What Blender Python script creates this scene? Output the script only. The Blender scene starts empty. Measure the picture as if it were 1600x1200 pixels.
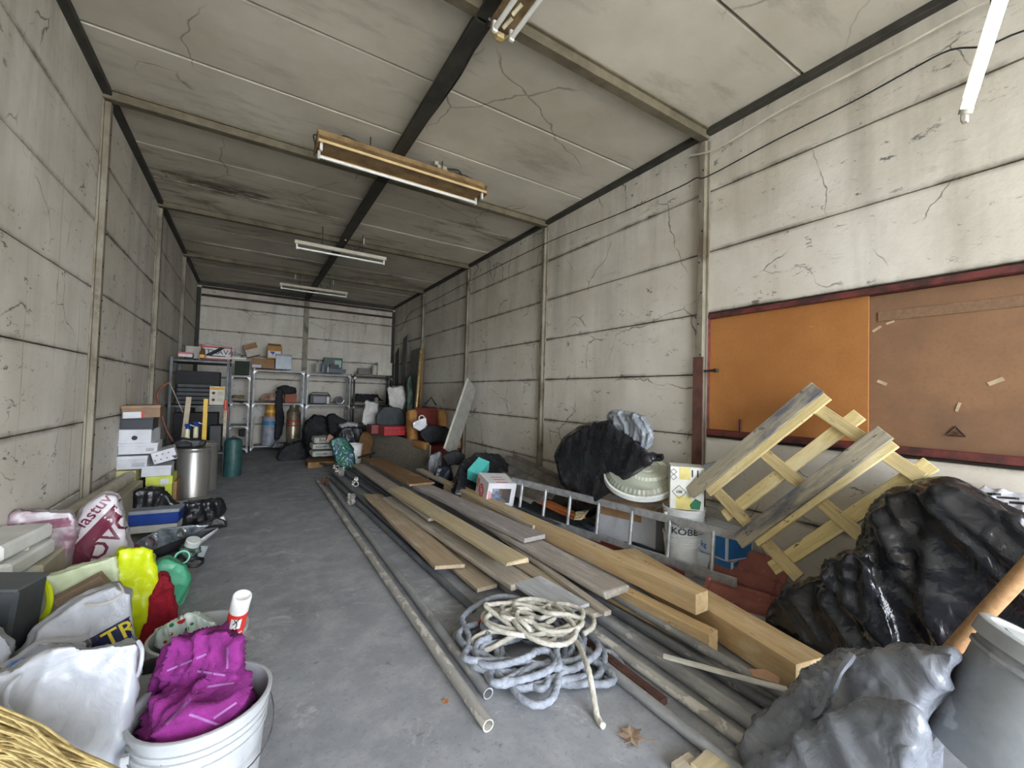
import bpy, bmesh, math, random
from mathutils import Vector, Matrix, noise
from mathutils.bvhtree import BVHTree
R = math.radians
sc = bpy.context.scene
COL = sc.collection
# ------------------------------------------------------------------ camera
YAW, PITCH, ROLL, FPX, EYE = .5539, .0286, .0286, 660.18, 1.32
cf = Vector((math.sin(YAW)*math.cos(PITCH), math.cos(YAW)*math.cos(PITCH), math.sin(PITCH)))
_r0 = Vector((math.cos(YAW), -math.sin(YAW), 0)); _u0 = _r0.cross(cf)
cr = math.cos(ROLL)*_r0 + math.sin(ROLL)*_u0
cu = -math.sin(ROLL)*_r0 + math.cos(ROLL)*_u0
EYEV = Vector((0, 0, EYE))
camd = bpy.data.cameras.new('camera'); cam = bpy.data.objects.new('camera', camd); COL.objects.link(cam)
m3 = Matrix((cr, cu, -cf)).transposed()
cam.matrix_world = Matrix.Translation(EYEV) @ m3.to_4x4()
camd.sensor_width = 36; camd.lens = FPX/1600*36; camd.clip_start = .02; camd.clip_end = 200
sc.camera = cam
# ------------------------------------------------------------------ light
world = bpy.data.worlds.new('overcast_sky'); sc.world = world; world.use_nodes = True
wn = world.node_tree.nodes; wl = world.node_tree.links
bg = wn['Background']; bg.inputs['Color'].default_value = (.85, .91, 1.0, 1); bg.inputs['Strength'].default_value = 4.6
pl = bpy.data.lights.new('door_portal', 'AREA'); pl.shape = 'RECTANGLE'; pl.size = 4.2; pl.size_y = 3.5
pl.cycles.is_portal = True
po = bpy.data.objects.new('door_portal', pl); COL.objects.link(po); po.location = (1.08, -4.45, 1.75); po.rotation_euler = (R(90), 0, 0)
sd_ = bpy.data.lights.new('sun', 'SUN'); sd_.energy = 9; sd_.angle = R(.6); sd_.color = (1, .95, .88)
so = bpy.data.objects.new('sun', sd_); COL.objects.link(so); so.rotation_euler = (R(-42), 0, R(12))      # high behind the building: it only reaches the yard
vs = sc.view_settings; vs.view_transform = 'Standard'; vs.look = 'None'; vs.gamma = 1; vs.use_curve_mapping = False
vs.exposure = 2.5
sc.cycles.max_bounces = 10; sc.cycles.diffuse_bounces = 8; sc.cycles.sample_clamp_indirect = 8
# ------------------------------------------------------------------ where a line of sight meets a plane of the room
def ray(x, y): return cf + cr*((x-800)/FPX) - cu*((y-600)/FPX)
def G(x, y, z=0): d = ray(x, y); return EYEV + d*((z-EYE)/d.z)
def W(x, y, X): d = ray(x, y); return EYEV + d*(X/d.x)
def A(x, y, Y): d = ray(x, y); return EYEV + d*(Y/d.y)
# ------------------------------------------------------------------ materials
def lin(c):
    if isinstance(c, str): c = tuple(int(c[i:i+2], 16) for i in (0, 2, 4))
    return tuple((v/255/12.92 if v/255 <= .04045 else ((v/255+.055)/1.055)**2.4) for v in c[:3]) + (1,)
class NT:
    def __init__(s, name):
        s.m = bpy.data.materials.new(name); s.m.use_nodes = True
        s.n = s.m.node_tree.nodes; s.l = s.m.node_tree.links
        s.b = s.n['Principled BSDF']; s.tc = s.n.new('ShaderNodeTexCoord')
        s.vec = s.tc.outputs['Object']
    def map(s, scale=(1, 1, 1), rot=(0, 0, 0), loc=(0, 0, 0), vec=None):
        n = s.n.new('ShaderNodeMapping'); n.inputs['Scale'].default_value = scale; n.inputs['Rotation'].default_value = rot
        n.inputs['Location'].default_value = loc
        s.l.new(vec or s.vec, n.inputs['Vector']); return n.outputs[0]
    def noise(s, scale, detail=4, rough=.6, vec=None, dist=0, typ=None):
        n = s.n.new('ShaderNodeTexNoise'); n.inputs['Scale'].default_value = scale; n.inputs['Detail'].default_value = detail
        n.inputs['Roughness'].default_value = rough; n.inputs['Distortion'].default_value = dist
        if typ: n.noise_type = typ
        s.l.new(vec or s.vec, n.inputs['Vector']); return n.outputs[0]
    def voro(s, scale, vec=None, feature='DISTANCE_TO_EDGE'):
        n = s.n.new('ShaderNodeTexVoronoi'); n.feature = feature; n.inputs['Scale'].default_value = scale
        s.l.new(vec or s.vec, n.inputs['Vector']); return n.outputs['Distance']
    def ramp(s, fac, a, b, ca=0, cb=1):      # linear step
        n = s.n.new('ShaderNodeMapRange'); n.inputs['From Min'].default_value = a; n.inputs['From Max'].default_value = b
        n.inputs['To Min'].default_value = ca; n.inputs['To Max'].default_value = cb
        s.l.new(fac, n.inputs['Value']); return n.outputs[0]
    def math(s, op, a, b):
        n = s.n.new('ShaderNodeMath'); n.operation = op
        for i, v in enumerate((a, b)):
            if isinstance(v, (int, float)): n.inputs[i].default_value = v
            else: s.l.new(v, n.inputs[i])
        return n.outputs[0]
    def mix(s, fac, a, b):
        n = s.n.new('ShaderNodeMix'); n.data_type = 'RGBA'
        for i, v in ((0, fac), (6, a), (7, b)):
            if isinstance(v, (int, float)): n.inputs[i].default_value = v
            elif isinstance(v, tuple): n.inputs[i].default_value = v
            else: s.l.new(v, n.inputs[i])
        return n.outputs[2]
    def sep(s, vec=None):
        n = s.n.new('ShaderNodeSeparateXYZ'); s.l.new(vec or s.vec, n.inputs[0]); return n.outputs
    def addv(s, v, fac, amt):
        n = s.n.new('ShaderNodeVectorMath'); n.operation = 'MULTIPLY_ADD'
        s.l.new(fac, n.inputs[0]); n.inputs[1].default_value = (amt,)*3; s.l.new(v, n.inputs[2]); return n.outputs[0]
    def noisec(s, scale, vec=None):
        n = s.n.new('ShaderNodeTexNoise'); n.inputs['Scale'].default_value = scale; n.inputs['Detail'].default_value = 3
        s.l.new(vec or s.vec, n.inputs['Vector']); return n.outputs[1]
    def bump(s, h, strength=.3, dist=.01, prev=None):
        n = s.n.new('ShaderNodeBump'); n.inputs['Strength'].default_value = strength; n.inputs['Distance'].default_value = dist
        s.l.new(h, n.inputs['Height'])
        if prev: s.l.new(prev, n.inputs['Normal'])
        return n.outputs[0]
    def out(s, col=None, rough=None, normal=None, metal=0, spec=None):
        if col is not None:
            if isinstance(col, tuple): s.b.inputs['Base Color'].default_value = col
            else: s.l.new(col, s.b.inputs['Base Color'])
        if rough is not None:
            if isinstance(rough, (int, float)): s.b.inputs['Roughness'].default_value = rough
            else: s.l.new(rough, s.b.inputs['Roughness'])
        if normal is not None: s.l.new(normal, s.b.inputs['Normal'])
        s.b.inputs['Metallic'].default_value = metal
        if spec is not None: s.b.inputs['Specular IOR Level'].default_value = spec
        return s.m
_mc = {}
def mat(c, c2=None, sc_=6, rough=.6, metal=0, lo=.4, hi=.65, bump=.0, bs=60, emit=0, alpha=1, trans=0, spec=None, stretch=(1, 1, 1), speck=None):
    key = str((c, c2, sc_, rough, metal, lo, hi, bump, bs, emit, alpha, trans, spec, stretch, speck))
    if key in _mc: return _mc[key]
    t = NT('m_%s' % (c if isinstance(c, str) else '%02x%02x%02x' % tuple(c)))
    v = t.map(stretch) if stretch != (1, 1, 1) else t.vec
    col = lin(c)
    if c2 is None:      # gentle unevenness of the same hue
        a = lin(c); c2v = tuple(x*.78 for x in a[:3]) + (1,)
    else: c2v = lin(c2)
    col = t.mix(t.ramp(t.noise(sc_, 5, .65, v), lo, hi), col, c2v)
    if speck:
        col = t.mix(t.ramp(t.noise(speck[1], 3, .6, v), speck[2], speck[2]+.04), col, lin(speck[0]))
    nb = t.bump(t.noise(bs, 3, .6, v), bump, .01) if bump else None
    m = t.out(col, rough, nb, metal, spec)
    if emit: t.b.inputs['Emission Color'].default_value = lin(c); t.b.inputs['Emission Strength'].default_value = emit
    if alpha < 1: t.b.inputs['Alpha'].default_value = alpha
    if trans: t.b.inputs['Transmission Weight'].default_value = trans
    _mc[key] = m; return m
def plastic(c, rough=.25, c2=None, bump=.5, scale=9, alpha=1, sheen=None, trans=0):   # crumpled film of a bag
    key = str(('p', c, rough, c2, bump, scale, alpha, trans))
    if key in _mc: return _mc[key]
    t = NT('film_' + str(c))
    warp = t.addv(t.vec, t.noisec(4), .35)
    h = t.noise(scale, 3, .5, t.map((1, 1, .55), vec=warp), typ='RIDGED_MULTIFRACTAL')
    h2 = t.noise(scale*3.2, 2, .5, warp)
    n = t.bump(h2, bump*.4, .01, t.bump(h, bump, .018))
    a = lin(c); b = lin(c2) if c2 else tuple(min(1, x*1.25+.003) for x in a[:3])+(1,)
    col = t.mix(t.ramp(t.noise(5, 4), .4, .65), a, b)
    m = t.out(col, t.ramp(t.noise(14, 4), .3, .7, rough*.75, rough*1.5), n)
    if alpha < 1: t.b.inputs['Alpha'].default_value = alpha
    if trans: t.b.inputs['Transmission Weight'].default_value = trans
    _mc[key] = m; return m
def wood(c, c2, rough=.65, stain=None, st=.55, scale=5, spots=None):     # grain runs along local X
    key = str(('w', c, c2, rough, stain, st, scale, spots))
    if key in _mc: return _mc[key]
    t = NT('wood_' + str(c))
    n = t.n.new('ShaderNodeObjectInfo')
    off = t.n.new('ShaderNodeVectorMath'); off.operation = 'SCALE'; t.l.new(n.outputs['Location'], off.inputs[0]); off.inputs['Scale'].default_value = 7.3
    ad = t.n.new('ShaderNodeVectorMath'); ad.operation = 'ADD'; t.l.new(t.vec, ad.inputs[0]); t.l.new(off.outputs[0], ad.inputs[1])
    v = t.map((.55, 9, 9), vec=ad.outputs[0])
    g = t.noise(scale, 7, .68, v, .6)
    fine = t.noise(scale*9, 3, .6, t.map((.35, 9, 9), vec=ad.outputs[0]))
    col = t.mix(t.ramp(g, .35, .68), lin(c), lin(c2))
    col = t.mix(t.ramp(fine, .5, .8, 0, .35), col, tuple(x*.45 for x in lin(c2)[:3])+(1,))
    if stain: col = t.mix(t.ramp(t.noise(3.2, 5, .65, t.map((.6, 2, 2), vec=ad.outputs[0])), st, st+.13), col, lin(stain))
    if spots: col = t.mix(t.ramp(t.noise(26, 4, .7, t.map((.5, 1, 1), vec=ad.outputs[0])), .64, .70), col, lin(spots))
    m = t.out(col, rough, t.bump(t.math('ADD', g, fine), .35, .004)); _mc[key] = m; return m
def m_wall():
    t = NT('old_white_paint_on_concrete')
    X, Y, Z = t.sep()
    big = t.noise(1.1, 5, .6); mid = t.noise(4.5, 6, .7)
    col = t.mix(t.ramp(big, .35, .7), lin((222, 218, 209)), lin((198, 191, 177)))
    # streaks running down and a grey-beige tone, both stronger towards the top
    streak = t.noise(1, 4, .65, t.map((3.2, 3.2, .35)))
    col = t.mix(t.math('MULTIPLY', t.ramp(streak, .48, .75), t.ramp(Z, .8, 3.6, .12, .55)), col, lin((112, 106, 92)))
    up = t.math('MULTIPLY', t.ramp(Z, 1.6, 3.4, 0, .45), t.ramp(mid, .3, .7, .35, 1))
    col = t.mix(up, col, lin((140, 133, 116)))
    # scrapes and peeled patches
    sm = t.noise(1.6, 3, .5)
    scr = t.ramp(t.noise(7, 7, .76, t.map((1, 1, 2.2))), .61, .63)
    col = t.mix(t.math('MULTIPLY', t.math('MULTIPLY', scr, t.ramp(sm, .44, .56)), .85), col, lin((88, 86, 84)))
    fl = t.ramp(t.noise(30, 4, .7, t.map((1, 1, 1.6))), .69, .72)
    col = t.mix(t.math('MULTIPLY', fl, .7), col, lin((95, 92, 88)))
    # cracks
    w = t.addv(t.addv(t.vec, t.noisec(1.3), .5), t.noisec(9), .07)
    cr_ = t.ramp(t.voro(1.15, w), .0, .007, 1, 0)
    col = t.mix(t.math('MULTIPLY', t.math('MULTIPLY', cr_, t.ramp(t.noise(1.9, 2), .5, .56)), .9), col, lin((66, 60, 54)))
    sc2 = t.ramp(t.noise(4.2, 8, .8, t.map((1, 1.15, 2.6), loc=(3, 1, 7)), 1.2), .60, .625)
    col = t.mix(t.math('MULTIPLY', t.math('MULTIPLY', sc2, t.ramp(t.noise(1.1, 2, .5, t.map((1, 1, 1.3), loc=(9, 2, 4))), .46, .56)), t.ramp(Z, .3, 2.2, .9, .45)), col, lin((98, 97, 98)))
    rust = t.math('MULTIPLY', t.ramp(t.noise(2.4, 5, .7, t.map((1, 1, 4))), .63, .75), .45)
    col = t.mix(rust, col, lin((140, 112, 84)))
    # grime along the joints between the panels, faint casting seams across them
    j = t.math('PINGPONG', Z, .2575)
    col = t.mix(t.math('MULTIPLY', t.ramp(j, .004, .035, 1, 0), t.ramp(t.noise(2.2, 5, .7, t.map((1, 1, .3))), .44, .62, .12, .8)), col, lin((92, 80, 62)))
    v_ = t.math('PINGPONG', t.math('ADD', Y, t.ramp(t.noise(3, 2), 0, 1, 0, .03)), .21)
    col = t.mix(t.math('MULTIPLY', t.math('MULTIPLY', t.ramp(v_, .001, .008, 1, 0), t.ramp(X, -.9, -.8, 1, 0)), t.ramp(t.noise(1.4, 4, .6, t.map((1, 1, .5))), .47, .6, 0, .55)), col, lin((112, 106, 94)))
    n = t.bump(t.noise(55, 4, .7), .12, .004, t.bump(mid, .35, .02))
    return t.out(col, .72, n, 0, .3)
def m_ceiling():
    t = NT('ceiling_concrete')
    big = t.noise(.9, 5, .6); st = t.noise(2.4, 6, .68, t.map((.45, 1.6, 1)))
    col = t.mix(t.ramp(big, .35, .68), lin((206, 200, 186)), lin((178, 171, 155)))
    col = t.mix(t.ramp(st, .55, .85, 0, .75), col, lin((98, 92, 80)))
    X, Y, Z = t.sep()
    soot = t.math('MULTIPLY', t.ramp(t.noise(1.3, 6, .72, t.map((.5, 1.8, 1))), .54, .66), t.ramp(Y, 3, 5.4, 0, .75))
    col = t.mix(soot, col, lin((84, 76, 62)))
    dn = t.n.new('ShaderNodeVectorMath'); dn.operation = 'LENGTH'
    t.l.new(t.addv(t.map((.55, 2.6, 0), loc=(.0, -15.6, 0)), t.noisec(2.2), .5), dn.inputs[0])
    col = t.mix(t.math('MULTIPLY', t.ramp(dn.outputs['Value'], .35, .95, .9, 0), t.ramp(t.noise(3.4, 6, .75, t.map((.5, 1.6, 1))), .42, .58)), col, lin((78, 68, 54)))
    w = t.addv(t.addv(t.vec, t.noisec(.9), .6), t.noisec(7), .07)
    cr_ = t.ramp(t.voro(.75, w), 0, .006, 1, 0)
    col = t.mix(t.math('MULTIPLY', cr_, t.ramp(t.noise(.9, 2), .5, .56, 0, .7)), col, lin((92, 84, 72)))
    return t.out(col, .85, t.bump(t.noise(40, 5, .7), .1, .005, t.bump(st, .2, .02)), 0, .2)
def m_floor():
    t = NT('worn_concrete_floor')
    big = t.noise(1.0, 6, .65); mid = t.noise(5.5, 6, .7); fine = t.noise(48, 5, .75)
    col = t.mix(t.ramp(big, .33, .68), lin((152, 155, 161)), lin((122, 125, 131)))
    col = t.mix(t.ramp(mid, .44, .7, 0, .9), col, lin((168, 170, 174)))
    col = t.mix(t.ramp(t.noise(3, 7, .75, dist=.8), .57, .68, 0, .6), col, lin((206, 206, 204)))
    col = t.mix(t.ramp(fine, .55, .72, 0, .55), col, lin((92, 94, 99)))
    col = t.mix(t.ramp(t.noise(9, 6, .75), .62, .69, 0, .6), col, lin((72, 70, 70)))
    col = t.mix(t.ramp(t.noise(23, 3, .6), .735, .75, 0, .9), col, lin((205, 203, 198)))
    return t.out(col, t.ramp(mid, .3, .7, .62, .85), t.bump(fine, .25, .004, t.bump(mid, .2, .01)), 0, .35)
M_WALL, M_CEIL, M_FLOOR = m_wall(), m_ceiling(), m_floor()
STEEL = mat((120, 116, 103), (84, 72, 56), 5, .55, .15, .45, .7, .2, 40, stretch=(1, 1, .4))
DSTEEL = mat((66, 63, 56), (38, 35, 31), 4, .6, .2, .4, .65)
GALV = mat((150, 152, 154), (96, 98, 100), 14, .36, .85, .35, .7, .15, 60)
ALU = mat((186, 189, 192), (150, 152, 154), 18, .42, .45)
BLACKM = mat((22, 22, 24), (34, 34, 36), 8, .5)
DARKF = mat((26, 27, 30), (42, 43, 46), 12, .8, bump=.5, bs=30)
WHITEP = mat((226, 226, 222), (200, 199, 192), 5, .4)
BROWNC = mat((160, 124, 88), (138, 104, 72), 8, .8, bump=.1)
INK = mat((40, 40, 44), None, 5, .6)
# ------------------------------------------------------------------ mesh helpers
class MB:
    def __init__(s): s.bm = bmesh.new()
    def box(s, c, size, rot=None, bevel=0):
        g = bmesh.ops.create_cube(s.bm, size=1); vv = g['verts']
        for v in vv: v.co = Vector((v.co.x*size[0], v.co.y*size[1], v.co.z*size[2]))
        if bevel:
            ed = list({e for v in vv for e in v.link_edges})
            r = bmesh.ops.bevel(s.bm, geom=ed, offset=bevel, segments=1, affect='EDGES', clamp_overlap=True)
            vv = list({v for f in r['faces'] for v in f.verts} | {v for v in vv if v.is_valid})
        mm = (rot if isinstance(rot, Matrix) else (Matrix() if rot is None else Eul(rot)))
        for v in vv: v.co = (mm @ v.co) + Vector(c)
        return s
    def ring(s, pts):
        return [s.bm.verts.new(p) for p in pts]
    def skin(s, rings, closed=True):
        for a, b in zip(rings, rings[1:]):
            n = len(a)
            for i in range(n if closed else n-1):
                j = (i+1) % n; s.bm.faces.new((a[i], a[j], b[j], b[i]))
    def lathe(s, prof, seg=24, c=(0, 0, 0), M=None, cap0=True, cap1=True):
        rings = []
        for r, z in prof:
            pts = [Vector((r*math.cos(2*math.pi*i/seg), r*math.sin(2*math.pi*i/seg), z)) for i in range(seg)]
            if M is not None: pts = [M @ p for p in pts]
            rings.append(s.ring([p + Vector(c) for p in pts]))
        s.skin(rings)
        if cap0: s.bm.faces.new(list(reversed(rings[0])))
        if cap1: s.bm.faces.new(rings[-1])
        return s
    def cyl(s, p0, p1, r0, r1=None, seg=12):
        p0 = Vector(p0); p1 = Vector(p1); d = p1-p0; q = d.to_track_quat('Z', 'Y').to_matrix().to_4x4()
        return s.lathe([(r0, 0), (r0 if r1 is None else r1, d.length)], seg, p0, q)
    def tube(s, pts, r, seg=8, rf=None, cap=True):
        pts = [Vector(p) for p in pts]; rings = []; up = None
        for i, p in enumerate(pts):
            d = (pts[min(i+1, len(pts)-1)] - pts[max(i-1, 0)]).normalized()
            if up is None: up = d.orthogonal().normalized()
            up = (up - d*up.dot(d)).normalized(); sd = d.cross(up)
            rr = r if rf is None else rf
            rings.append(s.ring([p + (up*math.cos(a) + sd*math.sin(a))*(r if rf is None else rf(i, a)) for a in [2*math.pi*k/seg for k in range(seg)]]))
        s.skin(rings)
        if cap: s.bm.faces.new(list(reversed(rings[0]))); s.bm.faces.new(rings[-1])
        return s
    def poly(s, pts, h=(0, 0, .01)):
        a = s.ring([Vector(p) for p in pts]); b = s.ring([Vector(p)+Vector(h) for p in pts])
        s.bm.faces.new(list(reversed(a))); s.bm.faces.new(b); s.skin([a, b]); return s
    def build(s, name, m=None, parent=None, smooth=False, bevel=0, fix=True):
        if fix: bmesh.ops.recalc_face_normals(s.bm, faces=s.bm.faces)
        me = bpy.data.meshes.new(name); s.bm.to_mesh(me); s.bm.free()
        return link(name, me, m, parent, smooth, bevel)
def Eul(r): return Matrix.Rotation(r[2], 4, 'Z') @ Matrix.Rotation(r[1], 4, 'Y') @ Matrix.Rotation(r[0], 4, 'X')
def link(name, me, m=None, parent=None, smooth=False, bevel=0):
    o = bpy.data.objects.new(name, me); COL.objects.link(o)
    if m is not None: me.materials.append(m)
    if parent is not None: o.parent = parent
    if smooth:
        me.shade_smooth() if smooth is True else me.shade_smooth()
        if smooth != 'full':
            try: me.set_sharp_from_angle(angle=R(38))
            except Exception: pass
    if bevel:
        b = o.modifiers.new('bevel', 'BEVEL'); b.width = bevel; b.segments = 2; b.limit_method = 'ANGLE'
    return o
def tag(o, label, cat, group=None, kind=None):
    o['label'] = label; o['category'] = cat
    if group: o['group'] = group
    if kind: o['kind'] = kind
    return o
def thing(name, label, cat, loc=(0, 0, 0), rot=(0, 0, 0), group=None):
    o = bpy.data.objects.new(name, None); COL.objects.link(o); o.empty_display_size = .05
    o.location = loc; o.rotation_euler = rot
    return tag(o, label, cat, group)
def bx(name, m, parent, c, size, rot=None, bevel=.002):
    b = MB(); b.box((0, 0, 0), size); o = b.build(name, m, parent); o.location = c
    if rot: o.rotation_euler = rot
    if bevel: q = o.modifiers.new('bevel', 'BEVEL'); q.width = bevel; q.segments = 1
    return o
def dup(root, loc=None, rot=None, label=None, cat=None, group=None):
    r = root.copy(); COL.objects.link(r)
    if loc is not None: r.location = loc
    if rot is not None: r.rotation_euler = rot
    if label: r['label'] = label
    if group: r['group'] = group
    for ch in list(root.children):
        c = ch.copy(); COL.objects.link(c); c.parent = r
        for g in list(ch.children):
            d = g.copy(); COL.objects.link(d); d.parent = c
    return r
def frame(p0, p1, up=(0, 0, 1)):       # matrix with local X from p0 to p1
    p0 = Vector(p0); p1 = Vector(p1); x = (p1-p0).normalized(); u = Vector(up); y = u.cross(x).normalized(); z = x.cross(y)
    m = Matrix((x, y, z)).transposed().to_4x4(); m.translation = p0; return m
def struct(o): o['kind'] = 'structure'; return o
def textmesh(txt, size, ext=.0006, res=2):
    cu_ = bpy.data.curves.new('t', 'FONT'); cu_.body = txt; cu_.size = size; cu_.extrude = ext; cu_.align_x = 'CENTER'; cu_.align_y = 'CENTER'
    cu_.resolution_u = res; cu_.offset = size*.012
    o = bpy.data.objects.new('t', cu_); me = bpy.data.meshes.new_from_object(o); bpy.data.objects.remove(o); bpy.data.curves.remove(cu_)
    return me
def text(txt, size, m, parent, loc, rot=(0, 0, 0), ext=.0008, sx=1):
    me = textmesh(txt, size, ext)
    for v in me.vertices: v.co.x *= sx
    me.materials.clear(); o = link('lettering', me, m, parent); o.location = loc; o.rotation_euler = rot; return o
def text_on_cyl(txt, size, m, parent, r, z, ang, sx=1, bold=0):
    me = textmesh(txt, size, .0006, 3)
    for v in me.vertices:
        a = ang + v.co.x*sx/r; rr = r + .0012 + v.co.z
        v.co = Vector((rr*math.cos(a), rr*math.sin(a), z + v.co.y))
    me.materials.clear(); return link('lettering', me, m, parent)
def project(me, M, bvh, direction, off=.003):      # lay a flat mark on a curved surface, dropping what misses it
    d = Vector(direction).normalized(); miss = set()
    for v in me.vertices:
        p = M @ Vector((v.co.x, v.co.y, 0)); hit = bvh.ray_cast(p, d, 1.0)
        if hit[0] is None: miss.add(v.index); v.co = p
        else: v.co = hit[0] - d*off
    L = [ (M @ Vector((0, 0, 0)) ) ]
    bm = bmesh.new(); bm.from_mesh(me); bm.verts.ensure_lookup_table()
    kill = [bm.verts[i] for i in miss]
    bmesh.ops.delete(bm, geom=kill, context='VERTS'); bm.to_mesh(me); bm.free()
# ------------------------------------------------------------------ crumpled, filled shapes
def hull(bm, pts):
    vs_ = [bm.verts.new(p) for p in pts]
    r = bmesh.ops.convex_hull(bm, input=vs_)
    bad = [g for g in r['geom_interior'] + r['geom_unused'] if isinstance(g, bmesh.types.BMVert)]
    bmesh.ops.delete(bm, geom=list(set(bad)), context='VERTS')
def crumple(name, groups, m, parent=None, voxel=.02, smooth=8, amp=.015, freq=6, seed=0, floor=.002, stretch=(1, 1, .5), tie=None, fold=None, fine=1):
    """several convex lumps joined, softened and creased; groups = lists of points"""
    tmp = bpy.data.meshes.new('tmp'); bm = bmesh.new()
    for g in groups: hull(bm, [Vector(p) for p in g])
    bm.to_mesh(tmp); bm.free()
    o = bpy.data.objects.new('tmp', tmp); COL.objects.link(o)
    md = o.modifiers.new('r', 'REMESH'); md.mode = 'VOXEL'; md.voxel_size = voxel
    s1 = o.modifiers.new('s', 'SMOOTH'); s1.iterations = smooth; s1.factor = .6
    dg = bpy.context.evaluated_depsgraph_get(); me = bpy.data.meshes.new_from_object(o.evaluated_get(dg), depsgraph=dg)
    bpy.data.objects.remove(o); bpy.data.meshes.remove(tmp); me.name = name
    off = Vector((seed*3.17, seed*1.31, seed*2.7))
    nrm = [v.normal.copy() for v in me.vertices]
    fd = Vector(fold).normalized() if fold is not None else None
    for v, n in zip(me.vertices, nrm):
        p = v.co.copy(); q = Vector((p.x*stretch[0], p.y*stretch[1], p.z*stretch[2])) + off
        if fold is not None: q = p - fd*(p.dot(fd)*.8) + off
        wv = noise.noise_vector(q*2.2)*.22
        a = 1-abs(noise.noise((q+wv)*freq))*3.2; b = 1-abs(noise.noise((q+wv*1.6)*freq*2.1+Vector((5, 5, 5))))*3.2; c = 1-abs(noise.noise((q+wv*.8)*freq*4.6+Vector((9, 1, 4))))*3.2
        a = a*a if a > 0 else 0; b = b*b if b > 0 else 0; c = c*c if c > 0 else 0
        d = amp*(a*1.05 + b*.55*fine*(1 if seed % 2 else -.8) + c*.26*fine - .5) + amp*.9*noise.noise(q*3)
        if tie is not None:
            t_ = Vector(tie[0]); dv = p-t_; L = dv.length; rad = tie[1]
            if L < rad:
                w = 1-L/rad; ang = math.atan2(dv.y, dv.x); el = math.atan2(dv.z, math.hypot(dv.x, dv.y))
                d += amp*1.0*w*(math.sin(ang*11+noise.noise(q*5)*3)+.5*math.sin(el*17))*.6
        v.co = p + n*d
        if v.co.z < floor: v.co.z = floor
    if fine < .65:
        bm = bmesh.new(); bm.from_mesh(me)
        for _ in range(2): bmesh.ops.smooth_vert(bm, verts=bm.verts, factor=.5, use_axis_x=True, use_axis_y=True, use_axis_z=True)
        bm.to_mesh(me); bm.free()
    me.materials.clear(); ob = link(name, me, m, parent, smooth='full'); return ob
def bvh_of(o):
    me = o.data; return BVHTree.FromPolygons([v.co for v in me.vertices], [p.vertices for p in me.polygons])
def mark_text(o, txt, size, m, centre, xdir, ydir, sx=1, bend=0):
    me = textmesh(txt, size, 0, 2)
    bm = bmesh.new(); bm.from_mesh(me); bmesh.ops.triangulate(bm, faces=bm.faces)
    bmesh.ops.subdivide_edges(bm, edges=[e for e in bm.edges if e.calc_length() > size*.12], cuts=2)
    bm.to_mesh(me); bm.free()
    for v in me.vertices: v.co.x *= sx
    return _mark(o, me, m, centre, xdir, ydir, 'lettering', .006)
def _mark(o, me, m, centre, xdir, ydir, name, off=.003):
    z = (EYEV - Vector(centre)).normalized(); x = Vector(xdir); x = (x - z*x.dot(z)).normalized(); y = z.cross(x)
    Mx = Matrix((x, y, z)).transposed().to_4x4(); Mx.translation = Vector(centre) + z*.12
    project(me, Mx, bvh_of(o), -z, off)
    me.materials.clear(); return link(name, me, m, o)
def mark_poly(o, pts, m, centre, xdir, ydir, name='printed_patch', n=14):
    """rectangle patch (w,h) or 4 corner points in the mark's plane"""
    if len(pts) == 2: w, h = pts; pts = [(-w/2, -h/2), (w/2, -h/2), (w/2, h/2), (-w/2, h/2)]
    bm = bmesh.new(); g = []
    for j in range(n+1):
        row = []
        for i in range(n+1):
            a = Vector(pts[0]).lerp(Vector(pts[1]), i/n); b = Vector(pts[3]).lerp(Vector(pts[2]), i/n); c = a.lerp(b, j/n)
            row.append(bm.verts.new((c.x, c.y, 0)))
        g.append(row)
    for j in range(n):
        for i in range(n): bm.faces.new((g[j][i], g[j][i+1], g[j+1][i+1], g[j+1][i]))
    me = bpy.data.meshes.new(name); bm.to_mesh(me); bm.free(); me.shade_smooth()
    z = (EYEV - Vector(centre)).normalized(); x = Vector(xdir); x = (x - z*x.dot(z)).normalized(); y = z.cross(x)
    Mx = Matrix((x, y, z)).transposed().to_4x4(); Mx.translation = Vector(centre) + z*.12
    project(me, Mx, bvh_of(o), -z, .002)
    me.materials.clear(); return link(name, me, m, o)
def rnd(a, b): return random.uniform(a, b)
random.seed(7)
# ================================================================== THE ROOM
XL, XR, YB, H, YF = -1.07, 3.235, 11.29, 3.62, -4.4
BAY = 2.277; Y0 = 2.176; ROW = .515
posts = [Y0 + BAY*i for i in range(-1, 5)]          # -.10, 2.18, 4.45, 6.73, 9.01, 11.29
JOINT = mat((70, 60, 50), (44, 38, 32), 6, .9)
def slab(name, m, c, size, parent=None): return struct(bx(name, m, parent, c, size, None, 0)) if parent is None else bx(name, m, parent, c, size, None, 0)
floor = MB().box((1.08, 3.45, -.1), (4.9, 16.1, .2)).build('floor', M_FLOOR); struct(floor)
def panel(parent, c, size, m=M_WALL):
    b = MB(); b.box(c, size, None, .006); return b.build('wall_panel', m, parent)
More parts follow.
